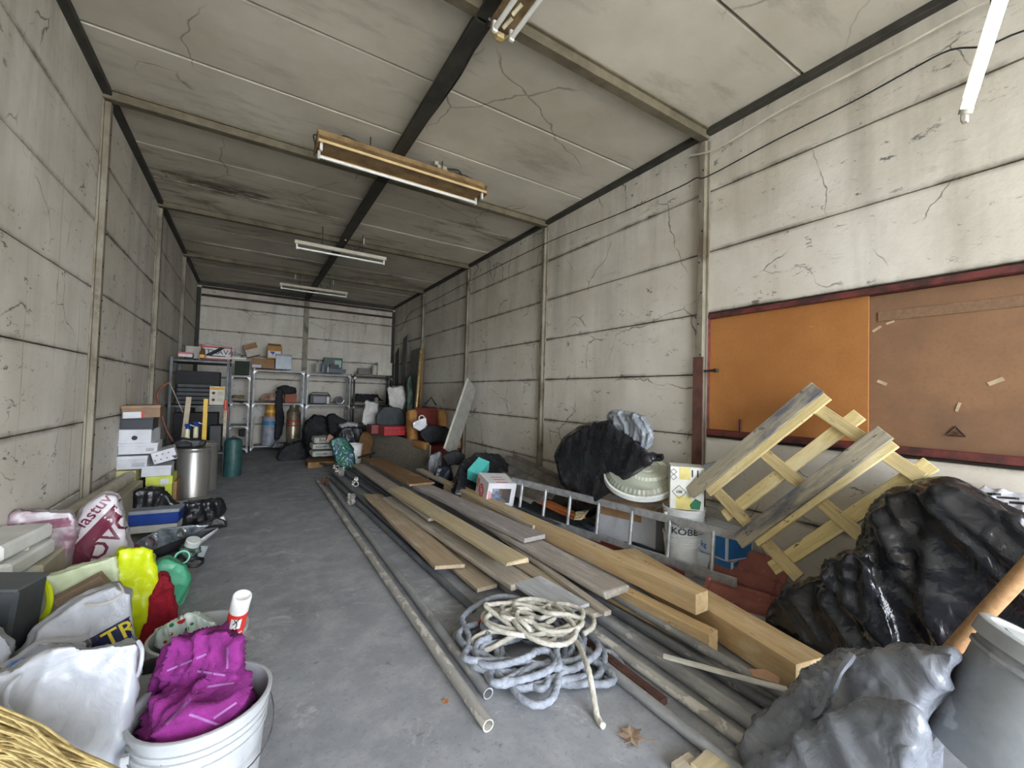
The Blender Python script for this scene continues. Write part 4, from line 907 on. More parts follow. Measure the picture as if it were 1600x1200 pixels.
# second bucket with the printed bag and the spray can
b2c = along(312, 985, 1.76)
bucket('plastic_bucket', 'second white bucket behind the near one, holding a printed bag and a spray can', (b2c.x, b2c.y, 0), .165, b2c.z, BK, group='white buckets on the left', handle=False)
g = [along(*q, t_) for q in ((243, 985), (285, 965), (305, 957), (310, 985), (335, 975), (338, 1000), (280, 1020), (240, 1012)) for t_ in (1.68, 1.84)]
o = crumple('printed_bag', [g], plastic((214, 226, 220), .35, (196, 214, 206), .4, 12), voxel=.009, smooth=2, amp=.015, freq=9, seed=14); tag(o, 'white plastic bag printed with red and green dots in the second bucket', 'bag')
GRN = mat((30, 140, 90), None, 9, .5); RD = mat((206, 48, 52), None, 9, .5)
for k, (px, py, r_, m_) in enumerate(((283, 969, .014, RD), (268, 977, .008, GRN), (267, 991, .007, RD), (250, 984, .007, GRN), (292, 983, .007, GRN), (280, 1000, .009, GRN), (300, 975, .006, GRN), (258, 1003, .006, RD), (290, 1004, .007, GRN), (318, 986, .006, GRN), (328, 983, .005, GRN), (312, 996, .006, GRN), (325, 994, .006, GRN))):
    me = bpy.data.meshes.new('dot'); bm = bmesh.new(); bmesh.ops.create_circle(bm, cap_ends=True, segments=12, radius=r_); bm.to_mesh(me); bm.free()
    _mark(o, me, m_, along(px, py, 1.2), cr, cu, 'printed_dot')
sp0 = along(362, 1000, 1.70); sp1 = along(379, 930, 1.66); q_ = (sp1-sp0).to_track_quat('Z', 'Y')
can = thing('spray_can', 'red and white spray can with a white cap standing in the second bucket', 'spray can', sp0 - (sp1-sp0).normalized()*.08); can.rotation_mode = 'QUATERNION'; can.rotation_quaternion = q_
LC = (sp1-sp0).length+.08
MB().lathe([(.001, 0), (.033, 0), (.034, .004), (.034, LC-.075), (.030, LC-.068), (.001, LC-.068)], 28, cap0=False, cap1=False).build('can_body', mat((206, 52, 44), None, 9, .35), can, True)
MB().lathe([(.033, LC-.07), (.0335, LC-.004), (.031, LC), (.027, LC), (.026, LC-.01), (.001, LC-.012)], 28, cap0=False, cap1=False).build('cap', mat((228, 228, 228), None, 9, .3), can, True)
lv = can.matrix_basis.inverted() if False else None
dl = q_.inverted() @ (EYEV - sp0); an = math.atan2(dl.y, dl.x)
def cyl_patch(name, parent, r, a0, w, z0, z1, m):
    b = MB(); rings = []
    for z in (z0, z1): rings.append([b.bm.verts.new((r*math.cos(a0+w*(k/8-.5)), r*math.sin(a0+w*(k/8-.5)), z)) for k in range(9)])
    b.skin(rings, False); return b.build(name, m, parent, True)
cyl_patch('white_label', can, .0345, an, 1.1, LC-.13, LC-.085, mat((226, 226, 226), None, 9, .4))
b = MB(); 
for (a, z, a2, z2) in ((-.25, .0, .05, .016), (.05, .016, .3, .03), (.05, .016, .15, -.002), (.0, .012, -.2, .024), (.15, -.002, .05, -.014)):
    p_ = lambda a, z: Vector((.0352*math.cos(an+a), .0352*math.sin(an+a), LC-.11+z)); b.cyl(p_(a, z), p_(a2, z2), .0018, seg=5)
b.build('black_emblem', BLACKM, can)
text_on_cyl('Den Braven', .013, mat((235, 235, 235), None, 9, .4), can, .0338, LC-.15, an)
# black torch-like hose end and grey canister
hs = [along(*q) for q in ((222, 1052, 1.62), (240, 1042, 1.6), (262, 1032, 1.58), (272, 1030, 1.58))]
o = MB().tube(hs, .03, 16, rf=lambda i, a: (.036, .034, .022, .026)[i]).build('black_nozzle', BLACKM, None, True); tag(o, 'black plastic nozzle between the near white bag and the purple jacket', 'nozzle')
g = [along(*q, t_) for q in ((203, 1060), (262, 1045), (270, 1110), (262, 1150), (205, 1140)) for t_ in (1.55, 1.72)]+fl([(-.4, 1.9), (-.22, 1.9), (-.25, 2.1), (-.42, 2.1)])
o = crumple('plastic_canister', [g], mat((150, 156, 156), (132, 138, 138), 5, .35), voxel=.012, smooth=8, amp=.002, seed=3); tag(o, 'grey-white plastic canister squeezed between the near white bag and bucket', 'canister')
g = [along(*q, t_) for q in ((195, 1150), (232, 1140), (238, 1200), (195, 1200)) for t_ in (1.4, 1.6)]+fl([(-.36, 1.7), (-.25, 1.75), (-.3, 1.95)])
o = crumple('clear_film', [g], plastic((120, 122, 122), .2, (180, 182, 182), .8, 14), voxel=.01, smooth=2, amp=.014, freq=10, seed=5); tag(o, 'scrap of clear film on the floor beside the near bucket', 'film')
# near white woven bag
SACK = plastic((172, 175, 181), .38, (158, 162, 170), .95, 9)
g1 = [A(*q, y) for q in ((30, 1042), (95, 1012), (218, 1000), (214, 1060), (190, 1190), (20, 1160)) for y in (1.62, 1.85)] + fl([(-.62, 1.5), (-.30, 1.5), (-.35, 1.95), (-.66, 1.9)])
g2 = [A(*q, y) for q in ((-60, 1060), (20, 1050), (30, 1170), (-60, 1200)) for y in (1.62, 1.9)] + fl([(-.8, 1.55), (-.6, 1.55), (-.75, 1.9)])
o = crumple('shopping_bag', [g1, g2], SACK, voxel=.012, smooth=4, amp=.02, freq=5, seed=15, fold=(.5, 0, 1), fine=.8); tag(o, 'large crumpled white shopping bag in the lower left corner behind the straw', 'bag', 'white shopping bags')
NAVY = mat((32, 36, 78), None, 9, .45); YLW = mat((222, 202, 60), None, 9, .45)
mark_poly(o, (.05, .022), NAVY, A(22, 1150, 1.5), (1, -.1, .15), (0, 0, 1), 'navy_print')

MB().tube(smoothpts([A(20, 1118, 1.6), A(8, 1100, 1.57), A(14, 1075, 1.57), A(30, 1058, 1.6)], 6), .006, 8).build('bag_handle', SACK, o, True)
MB().tube(smoothpts([A(212, 1062, 1.64), A(220, 1040, 1.6), A(222, 1015, 1.61), A(216, 1002, 1.64)], 6), .005, 8).build('bag_handle', SACK, o, True)
# white bag with the TR letters
g1 = [A(*q, y) for q in ((52, 985), (120, 935), (180, 912), (208, 925), (216, 1000), (150, 1035), (60, 1020)) for y in (2.2, 2.45)] + fl([(-.75, 2.15), (-.4, 2.1), (-.45, 2.5), (-.8, 2.5)])
g2 = [A(*q, y) for q in ((0, 1040), (60, 1000), (140, 1000), (120, 1060), (0, 1070)) for y in (2.0, 2.3)] + fl([(-.9, 2.0), (-.5, 2.0), (-.8, 2.4)])
o = crumple('shopping_bag', [g1, g2], SACK, voxel=.013, smooth=4, amp=.018, freq=6, seed=16, fold=(1, 0, .7), fine=.7); tag(o, 'white shopping bag with yellow letters on a navy band, in front of the lime bag', 'bag', 'white shopping bags')
ang_ = .52
mark_poly(o, (.16, .08), NAVY, A(184, 992, 2.1), cr*math.cos(ang_)+cu*math.sin(ang_), cu, 'navy_print')
mark_text(o, 'TR', .08, YLW, A(187, 990, 2.1), cr*math.cos(ang_)+cu*math.sin(ang_), cu)
MB().tube(smoothpts([A(133, 944, 2.15), A(150, 946, 2.12), A(178, 938, 2.12), A(192, 925, 2.15), A(186, 912, 2.2)], 6), .004, 8).build('bag_handle', mat((190, 186, 176), None, 9, .6), o, True)
g = [A(*q, y) for q in ((12, 1040), (38, 1028), (56, 1034), (40, 1048), (14, 1050)) for y in (1.93, 2.0)]
o = crumple('blue_pouch', [g], plastic((40, 110, 200), .35), voxel=.008, smooth=2, amp=.005, seed=1); tag(o, 'small blue plastic pouch between the two white shopping bags', 'pouch')
g = [A(*q, y) for q in ((-80, 960), (0, 985), (28, 1010), (0, 1040), (-80, 1050)) for y in (2.1, 2.4)]+fl([(-1.0, 2.1), (-.85, 2.1), (-1.0, 2.4)])
o = crumple('shopping_bag', [g], SACK, voxel=.014, smooth=4, amp=.015, seed=19); tag(o, 'pale bag at the left edge of the photo under the dark grey box', 'bag', 'white shopping bags')
# dark grey box on edge
dk = thing('grey_case', 'dark grey plastic case standing at the left edge of the photo', 'case', A(18, 962, 2.42), (0, .1, -.25))
bx('case_body', mat((62, 66, 68), (48, 52, 54), 8, .6), dk, (-.06, 0, 0), (.22, .16, .26), None, .012); bx('case_edge', mat((84, 88, 90), None, 8, .5), dk, (-.06, 0, .128), (.22, .165, .012), None, .003)
# lime and clear bag with a brown carton inside
LIME = plastic((200, 214, 20), .32, (184, 200, 10), .4, 7)
g1 = [A(*q, y) for q in ((172, 900), (185, 856), (225, 853), (243, 870), (250, 892), (232, 940), (218, 992), (180, 985)) for y in (2.75, 2.95)] + fl([(-.55, 2.7), (-.42, 2.7), (-.45, 3.0), (-.6, 3.0)])
o = crumple('carrier_bag', [g1], LIME, voxel=.012, smooth=4, amp=.016, freq=6, seed=20, stretch=(1, 1, .5)); tag(o, 'bright lime yellow plastic bag standing open in the left pile', 'bag')
g1 = [A(*q, y) for q in ((50, 905), (110, 895), (180, 868), (185, 905), (160, 960), (60, 990)) for y in (2.7, 3.0)] + fl([(-.95, 2.7), (-.6, 2.7), (-.7, 3.0), (-1.0, 3.0)])
o = crumple('carrier_bag', [g1], plastic((206, 212, 186), .3, (186, 196, 160), .5, 7), voxel=.014, smooth=4, amp=.015, freq=6, seed=21); tag(o, 'greenish white plastic bag between the dark grey case and the lime bag', 'bag')
arc = [A(54+8, 905+3, 2.62), A(74, 915, 2.6), A(78, 940, 2.58), A(70, 962, 2.58), A(50, 976, 2.6)]
MB().tube(smoothpts(arc, 6), .012, 8).build('lime_stripe', LIME, o, True)
bx('carton_corner', mat((128, 108, 88), None, 6, .8), o, A(135, 930, 2.62), (.17, .05, .12), (.2, -.5, .0), .002)
# red cloth, green bag
g = [A(*q, y) for q in ((240, 915), (252, 893), (268, 900), (264, 925), (275, 950), (274, 968), (235, 1000), (222, 990)) for y in (2.72, 2.9)] + fl([(-.42, 2.7), (-.28, 2.75), (-.3, 2.95)])
o = crumple('red_cloth', [g], mat((158, 16, 40), (126, 10, 30), 9, .9, bump=.5, bs=120), voxel=.011, smooth=3, amp=.016, freq=9, seed=22); tag(o, 'crumpled dark red cloth beside the lime bag', 'cloth')
g = [A(*q, y) for q in ((246, 878), (262, 872), (286, 885), (295, 905), (280, 940), (262, 930)) for y in (3.1, 3.4)] + fl([(-.5, 3.1), (-.32, 3.1), (-.35, 3.45)])
o = crumple('carrier_bag', [g], plastic((88, 176, 140), .35, (70, 160, 122), .6, 12), voxel=.013, smooth=3, amp=.016, freq=8, seed=23); tag(o, 'small mint green plastic bag behind the red cloth', 'bag')
# white foam slabs
for k in range(4):
    px0, py0 = ((0, 846), (10, 862), (0, 880), (0, 898))[k]
    c = A(px0+32, py0+12, 3.2+.0)
    o = bx('foam_slab', mat((214, 214, 210), (198, 198, 192), 6, .7), None, (-.98, 3.0, .55-.085*k), (.24 if k else .2, .38, .075), (0, 0, -.15+.05*k), .012)
    tag(o, 'white foam slab, %s of the four stacked in the torn bag at the left edge' % ('topmost', 'second from the top', 'third from the top', 'lowest')[k], 'foam slab', 'stacked foam slabs')
# burgundy and white bags
BWH = plastic((204, 198, 200), .35, (186, 180, 184), .5, 7)
g1 = [A(*q, y) for q in ((112, 830), (130, 795), (162, 770), (184, 772), (196, 830), (204, 862), (170, 880), (110, 895)) for y in (3.45, 3.9)] + fl([(-.95, 3.4), (-.6, 3.4), (-.6, 3.9), (-.95, 3.9)])
o = crumple('carrier_bag', [g1], BWH, voxel=.014, smooth=5, amp=.014, freq=5, seed=24); tag(o, 'full white bag with large burgundy lettering in the left pile', 'bag')
aa = .80; xd = cr*math.cos(aa)+cu*math.sin(aa); yd = cu*math.cos(aa)-cr*math.sin(aa)
mark_poly(o, (.40, .07), BURG, A(160, 822, 3.3), xd, yd, 'burgundy_band')
mark_text(o, 'NOVO', .13, BURG, A(164, 850, 3.3), xd, yd, 1.0)
mark_text(o, 'Plastuv', .085, BURG, A(142, 804, 3.3), xd, yd, 1.0)
mark_poly(o, (.10, .10), BURG, A(126, 868, 3.3), cr, cu, 'burgundy_patch')
g1 = [A(*q, y) for q in ((0, 820), (28, 797), (60, 812), (112, 800), (120, 830), (100, 880), (92, 905), (85, 850), (0, 850)) for y in (3.3, 3.45)]
o = crumple('carrier_bag', [g1], plastic((196, 190, 194), .35, (130, 96, 108), .6, 7), voxel=.014, smooth=4, amp=.016, freq=6, seed=25, floor=.3); tag(o, 'torn white and burgundy bag draped over the foam slabs', 'bag')
mark_poly(o, (.34, .05), mat((122, 70, 90), (150, 110, 126), 9, .4), A(55, 822, 3.2), cr*.98+cu*.12, cu, 'burgundy_band')
# headlamp
hl = thing('car_headlight', 'car headlight with clear lens and black housing lying on the left pile', 'headlight', A(262, 852, 3.95))
pr_ = [(200, 866), (212, 845), (250, 826), (300, 819), (345, 816), (322, 830), (290, 850), (258, 862), (225, 868)]
hb = crumple('housing', [[A(x, y+6, yy)-hl.location for x, y in pr_ for yy in (3.92, 4.25)]], BLACKM, hl, voxel=.012, smooth=3, amp=.002, floor=-2)
LENS = mat((150, 158, 164), (84, 92, 98), 12, .08, .5)
hz = crumple('lens', [[A(x, y, yy)-hl.location for x, y in ((203, 860), (214, 845), (252, 826), (300, 820), (330, 820), (296, 838), (262, 850), (232, 862)) for yy in (3.84, 4.0)]], LENS, hl, voxel=.009, smooth=3, amp=.001, floor=-2)
for px, py, r_ in ((238, 846, .045), (285, 832, .035)):
    b = MB(); b.lathe([(r_, 0), (r_*1.05, .008), (r_*.8, .014), (r_*.5, .006), (.001, .004)], 24, A(px, py, 3.83)-hl.location, (cf*-1).to_track_quat('Z', 'Y').to_matrix().to_4x4(), False, False); b.build('reflector', mat((206, 210, 214), None, 9, .1, .9), hl, True)
bx('red_lens', mat((130, 30, 36), None, 9, .2), hl, A(208, 860, 3.82)-hl.location, (.07, .03, .05), (0, -.5, 0), .006)
g = [A(*q, y) for q in ((300, 838), (330, 815), (350, 805), (354, 815), (325, 838), (308, 852)) for y in (4.2, 4.5)]
o = crumple('white_wrapping', [g], plastic((196, 196, 196), .4, bump=.6), voxel=.012, smooth=3, amp=.012, seed=26); tag(o, 'dirty white wrapping under the pointed end of the headlight', 'wrapping')
g = [A(*q, y) for q in ((305, 822), (340, 808), (352, 812), (354, 822), (330, 828)) for y in (4.15, 4.3)]
o = crumple('black_tubing', [g], BLACKM, voxel=.011, smooth=3, amp=.01, seed=27); tag(o, 'black rubber part at the tip of the headlight', 'rubber part')
# odds and ends in front of the headlight
o = MB().lathe([(.001, 0), (.045, 0), (.045, .035), (.04, .04), (.001, .04)], 20, cap0=False, cap1=False).build('jar_lid', mat((200, 206, 202), None, 9, .4), None, True); o.location = A(300, 851, 3.62); o.rotation_euler = (.3, .3, 0); tag(o, 'white jar lid lying in front of the headlight', 'lid')
o = MB().lathe([(.035, 0), (.042, .02), (.042, .035), (.034, .035), (.03, .01)], 20, cap0=False, cap1=False).build('green_ring', mat((110, 196, 168), None, 9, .4), None, True); o.location = A(284, 872, 3.45); o.rotation_euler = (1.1, .3, 0); tag(o, 'mint plastic cap beside the black cable coil', 'cap')
o = MB().tube([Vector((.055*math.cos(a)*(1+.05*math.sin(3*a)), .05*math.sin(a), .006+.012*(k/40)+.004*math.sin(a*2))) for k, a in enumerate([i*.33 for i in range(60)])], .006, 8).build('cable_coil', BLACKM, None, True); o.location = A(301, 882, 3.48); o.rotation_euler = (.2, .1, 0); tag(o, 'small coil of black cable on the cardboard sheet', 'cable')
bx_ = bx('foil_packet', mat((196, 206, 208), None, 20, .2, .5), None, A(315, 862, 3.75), (.05, .02, .09), (.2, .3, .2), .002); tag(bx_, 'shiny pale packet standing right of the cable coil', 'packet')
g = [A(*q, y) for q in ((278, 868), (285, 852), (305, 845), (312, 860), (300, 876)) for y in (3.65, 3.8)]
o = crumple('dark_parts', [g], mat((46, 52, 50), (90, 110, 100), 40, .4), voxel=.009, smooth=1, amp=.02, freq=18, seed=28); tag(o, 'tangle of dark green and black small parts in front of the headlight', 'parts')
# blue box, black sack
bb = thing('blue_box', 'flat blue and white box under the black sack, behind the headlight', 'box', A(226, 822, 4.75), (0, 0, -.1))
bx('box_body', mat((30, 70, 160), (24, 58, 140), 6, .5), bb, (0, .15, .055), (.46, .3, .10), None, .004); bx('grey_top', mat((160, 166, 176), None, 6, .5), bb, (0, .15, .115), (.47, .31, .03), None, .004); bx('white_base', WHITEP, bb, (0, .15, -.03), (.45, .3, .06), None, .003)
g1 = [A(*q, y) for q in ((184, 775), (215, 764), (250, 764), (272, 784), (275, 815), (250, 808), (200, 798)) for y in (4.9, 5.25)]
g2 = [A(*q, y) for q in ((262, 790), (300, 792), (345, 780), (350, 795), (335, 815), (275, 822)) for y in (4.9, 5.2)] + fl([(-.5, 4.9), (-.25, 4.95), (-.25, 5.3), (-.6, 5.2)])
o = crumple('black_sack', [g1, g2], plastic((20, 20, 22), .3, (34, 34, 38), .6, 9), voxel=.016, smooth=4, amp=.022, freq=7, seed=29); tag(o, 'limp black sack lying in front of the shoe boxes', 'bag')
# straw broom head at the corner
random.seed(5)
br = thing('straw_broom', 'straw broom head lying in the lower left corner', 'broom', A(40, 1190, 1.35))
STR = mat((196, 176, 120), (150, 128, 80), 30, .8)
for grp in range(6):
    b = MB()
    for k in range(60):
        x0 = rnd(-60, 20); y0 = rnd(1085, 1125)+.0; t0 = rnd(.92, 1.02); x1 = rnd(60, 190)+grp*4; y1 = 1150+ (x1-60)*.25+rnd(0, 60)
        p0 = along(x0-40, y0+rnd(0, 80), t0); p1 = along(x1, y1+20, t0+rnd(-.05, .05)); pm = p0.lerp(p1, .5)+Vector((0, 0, rnd(.0, .03)))
        b.tube([v-br.location for v in (p0, pm, p1)], .0022, 4)
    s_ = b.build('straw_bundle', STR, br); s_['kind'] = 'stuff'
b = MB(); p0 = along(-30, 1110, 1.1); p1 = along(70, 1200, 1.08); b.tube([p0-br.location, p1-br.location], .003, 6); b.build('binding_wire', GALV, br)
# ------------------------------------------------------------------ shoe boxes and steel drums
def cbox(label, px0, py0, px1, py1, Y, depth, m, lid=None, rz=0, ry=0, name='shoe_box', group='stacked shoe boxes', marks=None, cat='box', lidh=.25, lift=0):
    a = A(px0, py1, Y); c = A(px1, py0, Y); w = c.x-a.x; h = c.z-a.z
    t_ = thing(name, label, cat, ((a.x+c.x)/2, Y+depth/2, a.z+lift), (0, ry, rz), group)
    bx('box_body', m, t_, (0, 0, h*.5), (w*.97, depth*.97, h), None, .003)
    if lid: bx('lid', lid, t_, (0, 0, h*(1-lidh/2)+.001), (w, depth, h*lidh), None, .003)
    return t_, w, h, depth
WS = mat((206, 208, 212), (190, 192, 198), 5, .6)
t_, w, h, d = cbox('dark red box at the bottom of the stack by the left wall', 180, 752, 224, 800, 5.45, .30, mat((66, 26, 32), None, 6, .6))
t_, w, h, d = cbox('brown box on the floor behind the lime shoe box', 250, 752, 277, 800, 5.55, .3, BROWNC)
t_, w, h, d = cbox('lime green shoe box with a white label, under the white one on the right', 225, 743, 270, 790, 5.45, .30, mat((190, 200, 70), (178, 190, 60), 6, .6), mat((204, 214, 84), None, 6, .6), lidh=.3)
bx('label', WS, t_, (w*.2, -d*.5-.002, h*.8), (w*.3, .003, h*.2), None, 0)
t_, w, h, d = cbox('pale yellow shoe box low in the stack, against the wall', 181, 735, 214, 755, 5.44, .30, mat((214, 208, 150), (200, 194, 136), 6, .6), rz=-.05)
t_, w, h, d = cbox('white shoe box low on the right of the stack, wider than the lime one', 218, 727, 267, 746, 5.42, .32, WS, WS, rz=.04)
t_, w, h, d = cbox('white shoe box with faint grey print, directly above the pale yellow one', 180, 712, 231, 735, 5.42, .32, mat((200, 200, 204), None, 6, .6), WS)
bx('label', mat((176, 178, 186), None, 20, .6), t_, (w*.2, -d*.5-.002, h*.35), (w*.4, .003, h*.3), None, 0)
t_, w, h, d = cbox('tilted white shoe box with printed patterns, leaning on the steel drum', 236, 707, 276, 727, 5.40, .34, WS, None, rz=.1, ry=-.28, lift=.03)
for k in range(7): bx('printed_spot', mat((120, 70, 70), None, 6, .6), t_, (-w*.4+w*.12*k, -d*.5-.001, h*(.3+.4*(k % 2))), (.012, .003, .01), None, 0)
bx('black_mark', BLACKM, t_, (w*.42, -d*.5-.001, h*.2), (.03, .003, .03), None, 0)
t_, w, h, d = cbox('white shoe box with a small black logo mark, fourth from the top', 182, 692, 246, 711, 5.43, .34, WS, WS, rz=.03)
bx('label', mat((170, 172, 178), None, 20, .6), t_, (w*.3, -d*.5-.002, h*.4), (w*.2, .003, h*.3), None, 0)
t_, w, h, d = cbox('white shoe box with a round black dot, third from the top', 184, 671, 240, 698, 5.44, .36, WS, None, rz=-.06)
o = MB().cyl((0, -d*.5, h*.5), (0, -d*.5-.004, h*.5), .022, seg=20).build('black_dot', BLACKM, t_); o.location = (0, 0, 0)
t_, w, h, d = cbox('dark navy shoe box, second from the top', 185, 650, 240, 674, 5.46, .34, mat((30, 34, 44), None, 6, .5), mat((38, 42, 54), None, 6, .5), rz=.02)
t_, w, h, d = cbox('brown box with a white and red label on top of the shoe box stack', 187, 634, 250, 653, 5.42, .36, mat((140, 112, 88), None, 6, .7), mat((152, 124, 100), None, 6, .7), rz=.05, ry=-.04)
bx('label', WS, t_, (-w*.22, -d*.5-.003, h*.25), (w*.45, .003, h*.5), None, 0); bx('red_label_end', mat((196, 60, 40), None, 6, .6), t_, (w*.04, -d*.5-.004, h*.25), (w*.07, .003, h*.45), None, 0)
INOX = NT('brushed_steel'); INOXM = INOX.out(INOX.mix(INOX.ramp(INOX.noise(3, 5, .7, INOX.map((1, 1, .1))), .3, .7), lin((196, 194, 188)), lin((150, 148, 142))), .36, None, .7)
def drum(label, c, r, h):
    t_ = thing('steel_drum', label, 'drum', c, (0, 0, 0), 'steel drums by the shelf')
    MB().lathe([(.001, 0), (r, 0), (r, .02), (r+.004, .024), (r, .03), (r, h-.03), (r+.005, h-.025), (r, h-.015), (r-.01, h)], 40, cap0=False, cap1=False).build('drum_body', INOXM, t_, True)
    MB().lathe([(r-.004, h-.004), (r-.004, h+.012), (r*.7, h+.02), (.03, h+.022), (.02, h+.04), (.001, h+.04)], 40, cap0=False, cap1=False).build('lid', INOXM, t_, True); return t_
cdr = G(297, 781)
drum('near stainless steel drum beside the shoe boxes', (cdr.x, cdr.y+.15, 0), .17, .58)
drum('second stainless steel drum half hidden behind the near one', (cdr.x+.05, cdr.y+.56, 0), .17, .60)
# things standing on/behind the drums
tb = A(296, 693, cdr.y+.15)
g = [A(*q, y) for q in ((268, 692), (285, 685), (322, 688), (320, 696), (290, 702), (272, 700)) for y in (cdr.y, cdr.y+.3)]
o = crumple('black_tray', [g], BLACKM, voxel=.012, smooth=2, amp=.01, seed=31, floor=.62); tag(o, 'black tray heaped with dark film on the near steel drum', 'tray')
for k, (px, lab) in enumerate(((292, 'left spray gun foam bottle with blue head on the drum'), (305.5, 'right spray gun foam bottle with blue head on the drum'))):
    base = A(px, 688 if k == 0 else 684, cdr.y+.1+.1*k)
    t_ = thing('spray_bottle', lab, 'spray bottle', base, (0, 0, -.3), 'spray bottles with blue heads')
    MB().lathe([(.001, 0), (.024, 0), (.026, .005), (.026, .11), (.02, .13), (.012, .14), (.001, .14)], 16, cap0=False, cap1=False).build('bottle_body', mat((208, 204, 168), None, 6, .4), t_, True)
    MB().cyl((0, 0, .135), (0, 0, .165), .016, .02, 12).box((.0, 0, .18), (.055, .022, .03), None, .004).build('blue_head', mat((26, 60, 140), None, 6, .4), t_)
    MB().cyl((.02, 0, .185), (.075, 0, .165), .007, .005, 8).build('nozzle', WHITEP, t_)
    MB().tube([(.012, 0, .17), (.035, 0, .14), (.03, 0, .12)], .004, 6).build('trigger', mat((26, 60, 140), None, 6, .4), t_)
# ================================================================== BACK OF THE ROOM
SH = mat((124, 124, 122), (92, 92, 90), 10, .45, .5); SHD = mat((88, 92, 94), (64, 66, 68), 8, .5, .5)
def shelf(label, x0, x1, y, depth, levels, top, m=SH, gusset=True, name='metal_shelf', braces=False):
    t_ = thing(name, label, 'shelf', ((x0+x1)/2, y+depth/2, 0), (0, 0, 0), 'bolted metal shelves'); w = x1-x0
    for sx in (-1, 1):
        for sy in (-1, 1):
            MB().box((sx*(w/2-.002), sy*(depth/2-.018), top/2), (.004, .036, top)).box((sx*(w/2-.018), sy*(depth/2-.002), top/2), (.036, .004, top)).build('upright', m, t_)
    for z in levels:
        bx('shelf_board', m, t_, (0, 0, z-.016), (w-.01, depth-.008, .032), None, .003)
        if gusset:
            for sx in (-1, 1):
                MB().poly([(sx*(w/2-.004), -depth/2-.003, z-.03), (sx*(w/2-.075), -depth/2-.003, z-.03), (sx*(w/2-.004), -depth/2-.003, z-.10)], (0, -.003, 0)).build('gusset', GALV, t_)
    return t_
def xa(px, y): return A(px, 640, y).x
YS = 10.55; DS = .42
shelf('metal shelf against the back wall left of the wall post, cartons on top', xa(393, YS), xa(474, YS), YS, DS, (.10, 1.02, 1.73), 1.76)
shelf('middle metal shelf by the back wall, right of the wall post, with the black radio', xa(477, YS), xa(547, YS), YS, DS, (.12, 1.0, 1.70), 1.74)
shelf('metal shelf in the back right corner with the pale square box on top', xa(551, YS), xa(612, YS), YS, DS, (.12, 1.0, 1.70), 1.74, DSTEEL)
shelf('low narrow metal shelf between the dark shelf and the back row', xa(357, 10.3), xa(390, 10.3), 10.3, .4, (.1, .55, 1.03, 1.58), 1.60)
YD = 7.75
sd = shelf('dark grey metal shelf standing by the left wall with cluttered top', -1.0, xa(356, YD)-.0, YD, .85, (.35, 1.05, 1.72), 1.75, SHD, False)
# panels and loose things in the dark shelf
def itm(name, label, cat, px0, py0, px1, py1, Y, d, m, group=None, rz=0, ry=0, bev=.004, base=None):
    a = A(px0, py1, Y); c = A(px1, py0, Y); w = c.x-a.x; h = c.z-a.z
    t_ = thing(name, label, cat, ((a.x+c.x)/2, Y+d/2, base if base is not None else a.z), (0, ry, rz), group)
    return t_, w, h, d
def ibox(name, label, cat, px0, py0, px1, py1, Y, d, m, group=None, rz=0, ry=0, base=None, part='box_body'):
    t_, w, h, d = itm(name, label, cat, px0, py0, px1, py1, Y, d, m, group, rz, ry, .004, base)
    bx(part, m, t_, (0, 0, h/2), (w, d, h), None, .004); return t_, w, h, d
T1 = 1.755
t_, w, h, d = ibox('flat_box', 'flat pink and white packet on the left end of the dark shelf top', 'box', 277, 569, 300, 575.5, YD, .2, mat((206, 196, 194), None, 9, .6), base=T1)
bx('pink_edge', mat((186, 90, 100), None, 9, .6), t_, (0, -d/2-.002, h*.8), (w, .003, h*.35), None, 0)
t_, w, h, d = ibox('carton_box', 'pale carton on the dark shelf top behind the flat packet', 'box', 286, 553, 311, 571, YD+.3, .2, mat((176, 172, 164), None, 9, .7), rz=.2, base=T1)
t_, w, h, d = ibox('printed_box', 'white box with a red border and dark lettering on the dark shelf top', 'box', 312, 553, 362, 572, YD+.45, .2, mat((206, 204, 204), None, 9, .6), base=T1)
RB = mat((176, 34, 46), None, 9, .5)
for c, s in (((0, h*.93), (w, h*.12)), ((0, h*.06), (w, h*.1)), ((w*.48, h/2), (w*.04, h)), ((-w*.48, h/2), (w*.04, h))): bx('red_border', RB, t_, (c[0], -d/2-.002, c[1]), (s[0], .003, s[1]), None, 0)
text('KUTXAVAL', h*.46, mat((38, 52, 72), None, 9, .5), t_, (0, -d/2-.004, h*.58), (R(90), 0, 0), sx=1.12)
bx('dark_print', mat((90, 40, 40), None, 9, .5), t_, (.02, -d/2-.003, h*.24), (w*.5, .002, h*.2), None, 0)
g = [A(*q, y) for q in ((319, 555), (345, 542), (353, 544), (330, 556)) for y in (YD+.4, YD+.6)]
o = crumple('dark_foam', [g], DARKF, voxel=.012, smooth=2, amp=.004, seed=41); tag(o, 'black slab lying slanted on the red bordered box', 'slab')
g = [A(*q, y) for q in ((288, 548), (296, 541), (303, 547), (296, 552)) for y in (YD+.35, YD+.45)]
o = crumple('black_rag', [g], DARKF, voxel=.01, smooth=2, amp=.014, seed=42); tag(o, 'small black rag on the pale carton at the left end of the dark shelf top', 'cloth')
b = thing('oil_bottle', 'small amber bottle with yellow base on the dark shelf top', 'bottle', Vector((xa(312, YD+.1), YD+.1, T1)))
MB().lathe([(.001, 0), (.034, 0), (.036, .09), (.018, .13), (.014, .16), (.001, .16)], 16, cap0=False, cap1=False).build('bottle_body', mat((108, 74, 40), None, 9, .3), b, True); bx('yellow_label', mat((216, 170, 40), None, 9, .5), b, (0, -.03, .03), (.06, .02, .05), None, .002)
